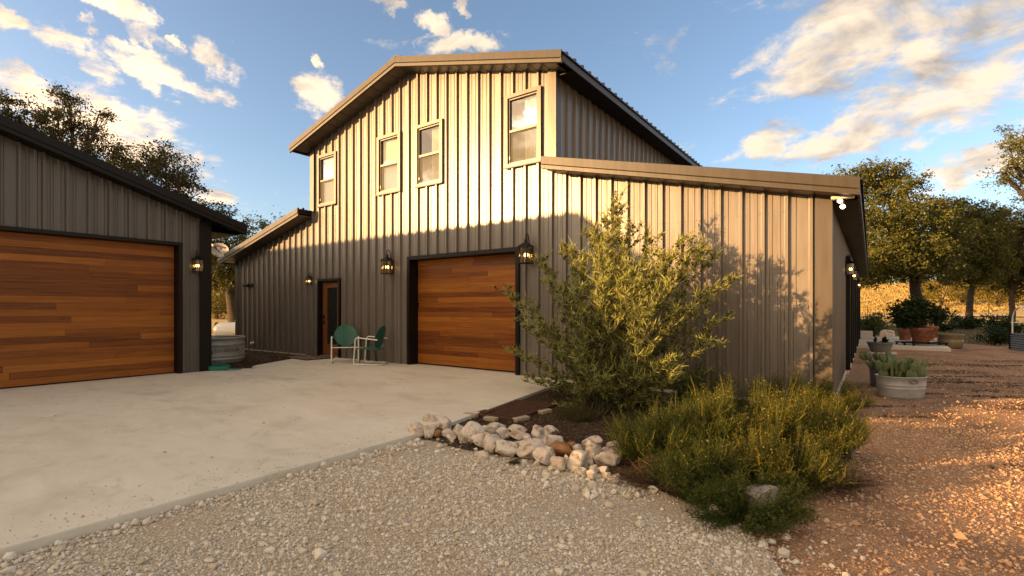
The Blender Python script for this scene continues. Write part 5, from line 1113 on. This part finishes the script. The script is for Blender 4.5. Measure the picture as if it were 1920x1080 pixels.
v_, f_ = blades(46, .17, .035, .26, (-.12, 0, 0), 1); big('tall_leaves', v_, f_, 'pot_leaf', so2); v_, f_ = blades(60, .19, .055, .04, (.12, -.03, .04), 2); big('low_leaves', v_, f_, 'pot_leaf', so2)
# potted plants on the pad
def pot(loc, R_, h, mat, label, name='terracotta_pot', rim=.05, group=None):
    o = empty(name, loc, 0, label, 'pot', group); MB().lathe([(.001, 0), (R_ * .72, 0), (R_ * .74, .01), (R_ * .93, h * .78), (R_ * 1.0, h * .79), (R_ * 1.03, h * .98), (R_ * .99, h), (R_ * .9, h), (R_ * .88, h * .8), (.001, h * .85)], 36).build('body', mat, o); return o
def leafy(loc, rx, rz, n, size, mat, label, name='potted_shrub', cat='plant', group=None, seed=0):
    o = empty(name, loc, 0, label, cat, group); q = np.random.default_rng(seed); nb = 16; bc = unit(q.normal(size=(nb, 3))) * q.uniform(.35, .95, (nb, 1)) * np.array([rx, rx, rz]) + np.array([0, 0, rz * .95])
    p = np.repeat(bc, n // nb, 0) + q.normal(size=(n // nb * nb, 3)) * np.array([rx, rx, rz]) * .20; p[:, 2] = np.abs(p[:, 2] - .02) + .02
    scatter('leaves', LEAF_V, LEAF_F, p, size * q.uniform(.6, 1.35, len(p)), mat, o); m_ = MB()
    for c in bc: m_.tube([(0, 0, -.05), (c[0] * .4, c[1] * .4, c[2] * .6), tuple(c)], [.02, .014, .006], 5)
    m_.build('stems', 'stem_brown', o); return o
pc = at(1727, 638, 17.6); pz = .03
dl = empty('plant_dolly', (pc.x, pc.y, pz), camyaw, 'black wheeled plant dolly under the weathered terracotta pot', 'dolly')
fr = MB()
for a in (0, math.pi / 2): fr.obox((0, 0, .085), 1.35 if a == 0 else .10, .10 if a == 0 else 1.0, .045)
fr.obox((0, .38, .088), 1.2, .08, .045); fr.obox((0, -.38, .088), 1.2, .08, .045); fr.build('frame', 'black_metal', dl)
for q in ((-.62, -.05), (.62, -.05), (-.56, .38), (.56, .38), (-.56, -.38), (.56, -.38)):
    MB().tube([(q[0] - .02, q[1], .035), (q[0] + .02, q[1], .035)], .035, 10).build('caster', 'rubber', dl)
pot((pc.x, pc.y, pz + .115), .33, .50, 'terracotta', 'large weathered terracotta pot with lime bloom on the black dolly')
leafy((pc.x - .05, pc.y, pz + .56), .80, .58, 3400, .115, 'pot_leaf', 'dense dark leafy shrub in the terracotta pot on the dolly', seed=3)
p2 = at(1697, 625, 20.2); pot((p2.x, p2.y, pz), .24, .44, 'terracotta', 'plainer terracotta pot behind and left of the one on the dolly', group='terracotta pots behind'); leafy((p2.x, p2.y, pz + .5), .45, .32, 900, .10, 'pot_leaf', 'leafy plant in the pot behind and left of the dolly', seed=4)
p3 = at(1748, 625, 20.0); pot((p3.x, p3.y, pz), .20, .58, 'terracotta', 'narrow terracotta pot just right of the one on the dolly', group='terracotta pots behind')
p4 = at(1782, 643, 17.6); gpn = empty('glazed_pot', (p4.x, p4.y, -.07), 0, 'squat olive-brown glazed pot at the edge of the concrete pad', 'pot')
MB().lathe([(.001, 0), (.29, 0), (.31, .02), (.35, .15), (.355, .30), (.35, .305), (.355, .31), (.34, .42), (.375, .45), (.375, .49), (.33, .49), (.30, .40), (.001, .38)], 40).build('body', 'glazed_pot', gpn)
p5 = at(1662, 624, 22.5); o = link('boulder', rock_mesh(77, .50, .40, .27), 'limestone', None, (p5.x, p5.y, .10)); tag(o, 'pale boulder at the back of the concrete pad, left of the pots', 'rock')
p6 = at(1756, 632, 19.2); o = link('rock', rock_mesh(78, .16, .13, .10), 'limestone', None, (p6.x, p6.y, .11)); tag(o, 'small white stone between the dolly and the glazed pot', 'rock')
p7 = at(1621, 627, 21.0); o = MB().box(-.28, .28, -.2, .2, 0, .34, .012).build('concrete_block', 'pale_concrete', None, (p7.x, p7.y, .03)); tag(o, 'pale concrete block against the barn at the back of the pad', 'block')
p8 = at(1637, 620, 24.); leafy((p8.x, p8.y, -.08), .75, .62, 2200, .10, 'shrub_leaf', 'grey-green bush behind the pad, close to the barn wall', 'bush', 'bush', seed=8)
for i, (px, Z, rx, rz) in enumerate(((1771, 30, .75, .45), (1806, 33, .75, .5), (1822, 34, .7, .4), (1868, 36, .9, .5))):
    q = at(px, 577, Z); leafy((q.x, q.y, -.1), rx, rz, 1100, .14, 'pot_leaf', ['low dark bush on the lawn right of the big pot', 'low dark bush at the foot of the two-stemmed oak, nearer the pots', 'low dark bush hugging the two-stemmed oak trunk', 'low dark bush on the lawn just left of the hoops'][i], 'bush', 'bush', 'low bushes on the lawn edge', 20 + i)
# raised bed with hoops
bd = empty('raised_bed', (14.1, 15.35, -.08), R(8), 'dark corrugated metal raised bed at the right edge of the picture', 'raised bed')
bx, by, bh = 1.25, .62, .56; N = 12
for sx, sy, lx, nm in ((0, -1, bx, 0), (0, 1, bx, 0), (-1, 0, by, 1), (1, 0, by, 1)):
    w = MB(); vs = []
    for i in range(N * 4 + 1):
        z = bh * i / (N * 4); off = .016 * math.sin(i / 4 * 2 * math.pi * .62)
        for e in (-1, 1): vs.append((e * bx * .97, sy * (by + off), z) if nm == 0 else (sx * (bx + off), e * by * .97, z))
    w.add(vs, [(2 * i, 2 * i + 1, 2 * i + 3, 2 * i + 2) for i in range(N * 4)], True); w.build('side_panel', 'dark_galvanized', bd)
for sx in (-1, 1):
    for sy in (-1, 1): MB().tube([(sx * bx, sy * by, 0), (sx * bx, sy * by, bh + .02)], .035, 10).build('corner_post', 'dark_trim', bd)
MB().box(-bx, bx, -by, by, bh - .1, bh - .06).build('soil', 'soil', bd)
hoop = empty('hoop_frame', (14.1, 15.35, bh - .08), R(8), 'white plastic hoop frame arching over the raised bed', 'hoop frame')
for x in (-1.2, .0, 1.2): MB().tube([(x, -.58 + .06 * (1 - math.cos(0)), -.02), (x, -.58, .42)] + [(x, -.58 * math.cos(a), .42 + .46 * math.sin(a)) for a in [math.pi * i / 12 for i in range(1, 12)]] + [(x, .58, .42), (x, .58, -.02)], .022, 8).build('hoop', 'pvc_white', hoop)
MB().tube([(-1.24, 0, .90), (1.24, 0, .90)], .02, 8).build('ridge_pole', 'pvc_white', hoop)
for y in (-.585, .585): MB().tube([(-1.24, y, .36), (1.24, y, .36)], .014, 6).build('side_rail', 'pvc_white', hoop)
leafy((14.2, 15.3, bh - .12), .55, .30, 900, .09, 'pot_leaf', 'leafy crops growing under the white hoops', 'bed_plants', 'plant', seed=31)
q = at(1862, 632, 18.8); leafy((q.x, q.y, -.08), .58, .34, 1500, .085, 'pot_leaf', 'sprawling dark bush against the left end of the raised bed', 'bush', 'bush', seed=33)
q = at(1884, 622, 20.); leafy((q.x, q.y, -.08), .62, .52, 1500, .09, 'pot_leaf', 'taller dark bush just behind the raised bed', 'bush', 'bush', seed=34)
# wire fence across the field
fn = empty('wire_fence', (0, 0, 0), 0, 'wire fence on thin metal posts between the yard and the field', 'fence'); posts = []
for px in (1560, 1627, 1700, 1773, 1854, 1930, 2010): p = gp(px, 50); posts.append(Vector(p))
for p in posts: MB().box(-.03, .03, -.03, .03, -.2, 1.5).build('post', 'black_metal', fn, tuple(p))
for z in (.25, .55, .85, 1.15, 1.4):
    m_ = MB(); m_.tube([p + Vector((0, 0, z)) for p in posts], .008, 4, caps=False); m_.build('wire', 'dark_galvanized', fn)
fn = empty('wire_fence', (0, 0, 0), 0, 'wire fence with a tall post seen through the gap by the garage', 'fence'); posts = [Vector(gp(px, 48)) for px in (330, 393, 470)]
for p in posts: MB().box(-.045, .045, -.045, .045, -.2, 1.9).build('post', 'black_metal', fn, tuple(p))
for z in (.4, .8, 1.2, 1.6): MB().tube([p + Vector((0, 0, z)) for p in posts], .010, 4, caps=False).build('wire', 'dark_galvanized', fn)
# dry grass in the field and short lawn grass
def tufts(name, n, sampler, h, w, mat, label, cat):
    x, y, z = sampler(n); m = len(x); a = rng.uniform(0, 6.283, m); ln = rng.normal(0, .35, (m, 2)) * h; hh = h * rng.uniform(.5, 1.3, m); p0 = np.stack([x, y, z], -1); tip = p0 + np.stack([ln[:, 0], ln[:, 1], hh], -1); path = np.stack([p0, (p0 + tip) / 2 + np.array([0, 0, .08 * h]), tip], 1)
    v_, f_ = ribbons(path, np.array([1, .8, .1])[None] * w * np.ones((m, 1)), np.stack([np.cos(a), np.sin(a), np.zeros(m)], -1)); tag(big(name, v_, f_, mat), label, cat, kind='stuff')
def far(n):
    a = rng.uniform(-.65, .42, n) + math.atan2(RT[1], RT[0]) * 0; Z = rng.uniform(58, 130, n); px = np.where(rng.uniform(size=n) < .8, rng.uniform(1590, 1930, n), rng.uniform(370, 470, n)); a_ = (px - CX) / FPX
    x = CAMP[0] + Z * (FW[0] + a_ * RT[0]); y = CAMP[1] + Z * (FW[1] + a_ * RT[1]); return x, y, terrain_h(x, y)
tufts('grass', 22000, far, .36, .24, 'gold_grass', 'tall dry golden grass over the far field', 'grass')
def near(n):
    x = rng.uniform(8.5, 26, n); y = rng.uniform(17, 45, n); k = inside(LAWN, x, y); x, y = x[k], y[k]; return x, y, np.full(len(x), -.092)
tufts('lawn_grass', 13000, near, .06, .03, 'grass_blade', 'thin mown grass between the yard and the fence', 'grass')
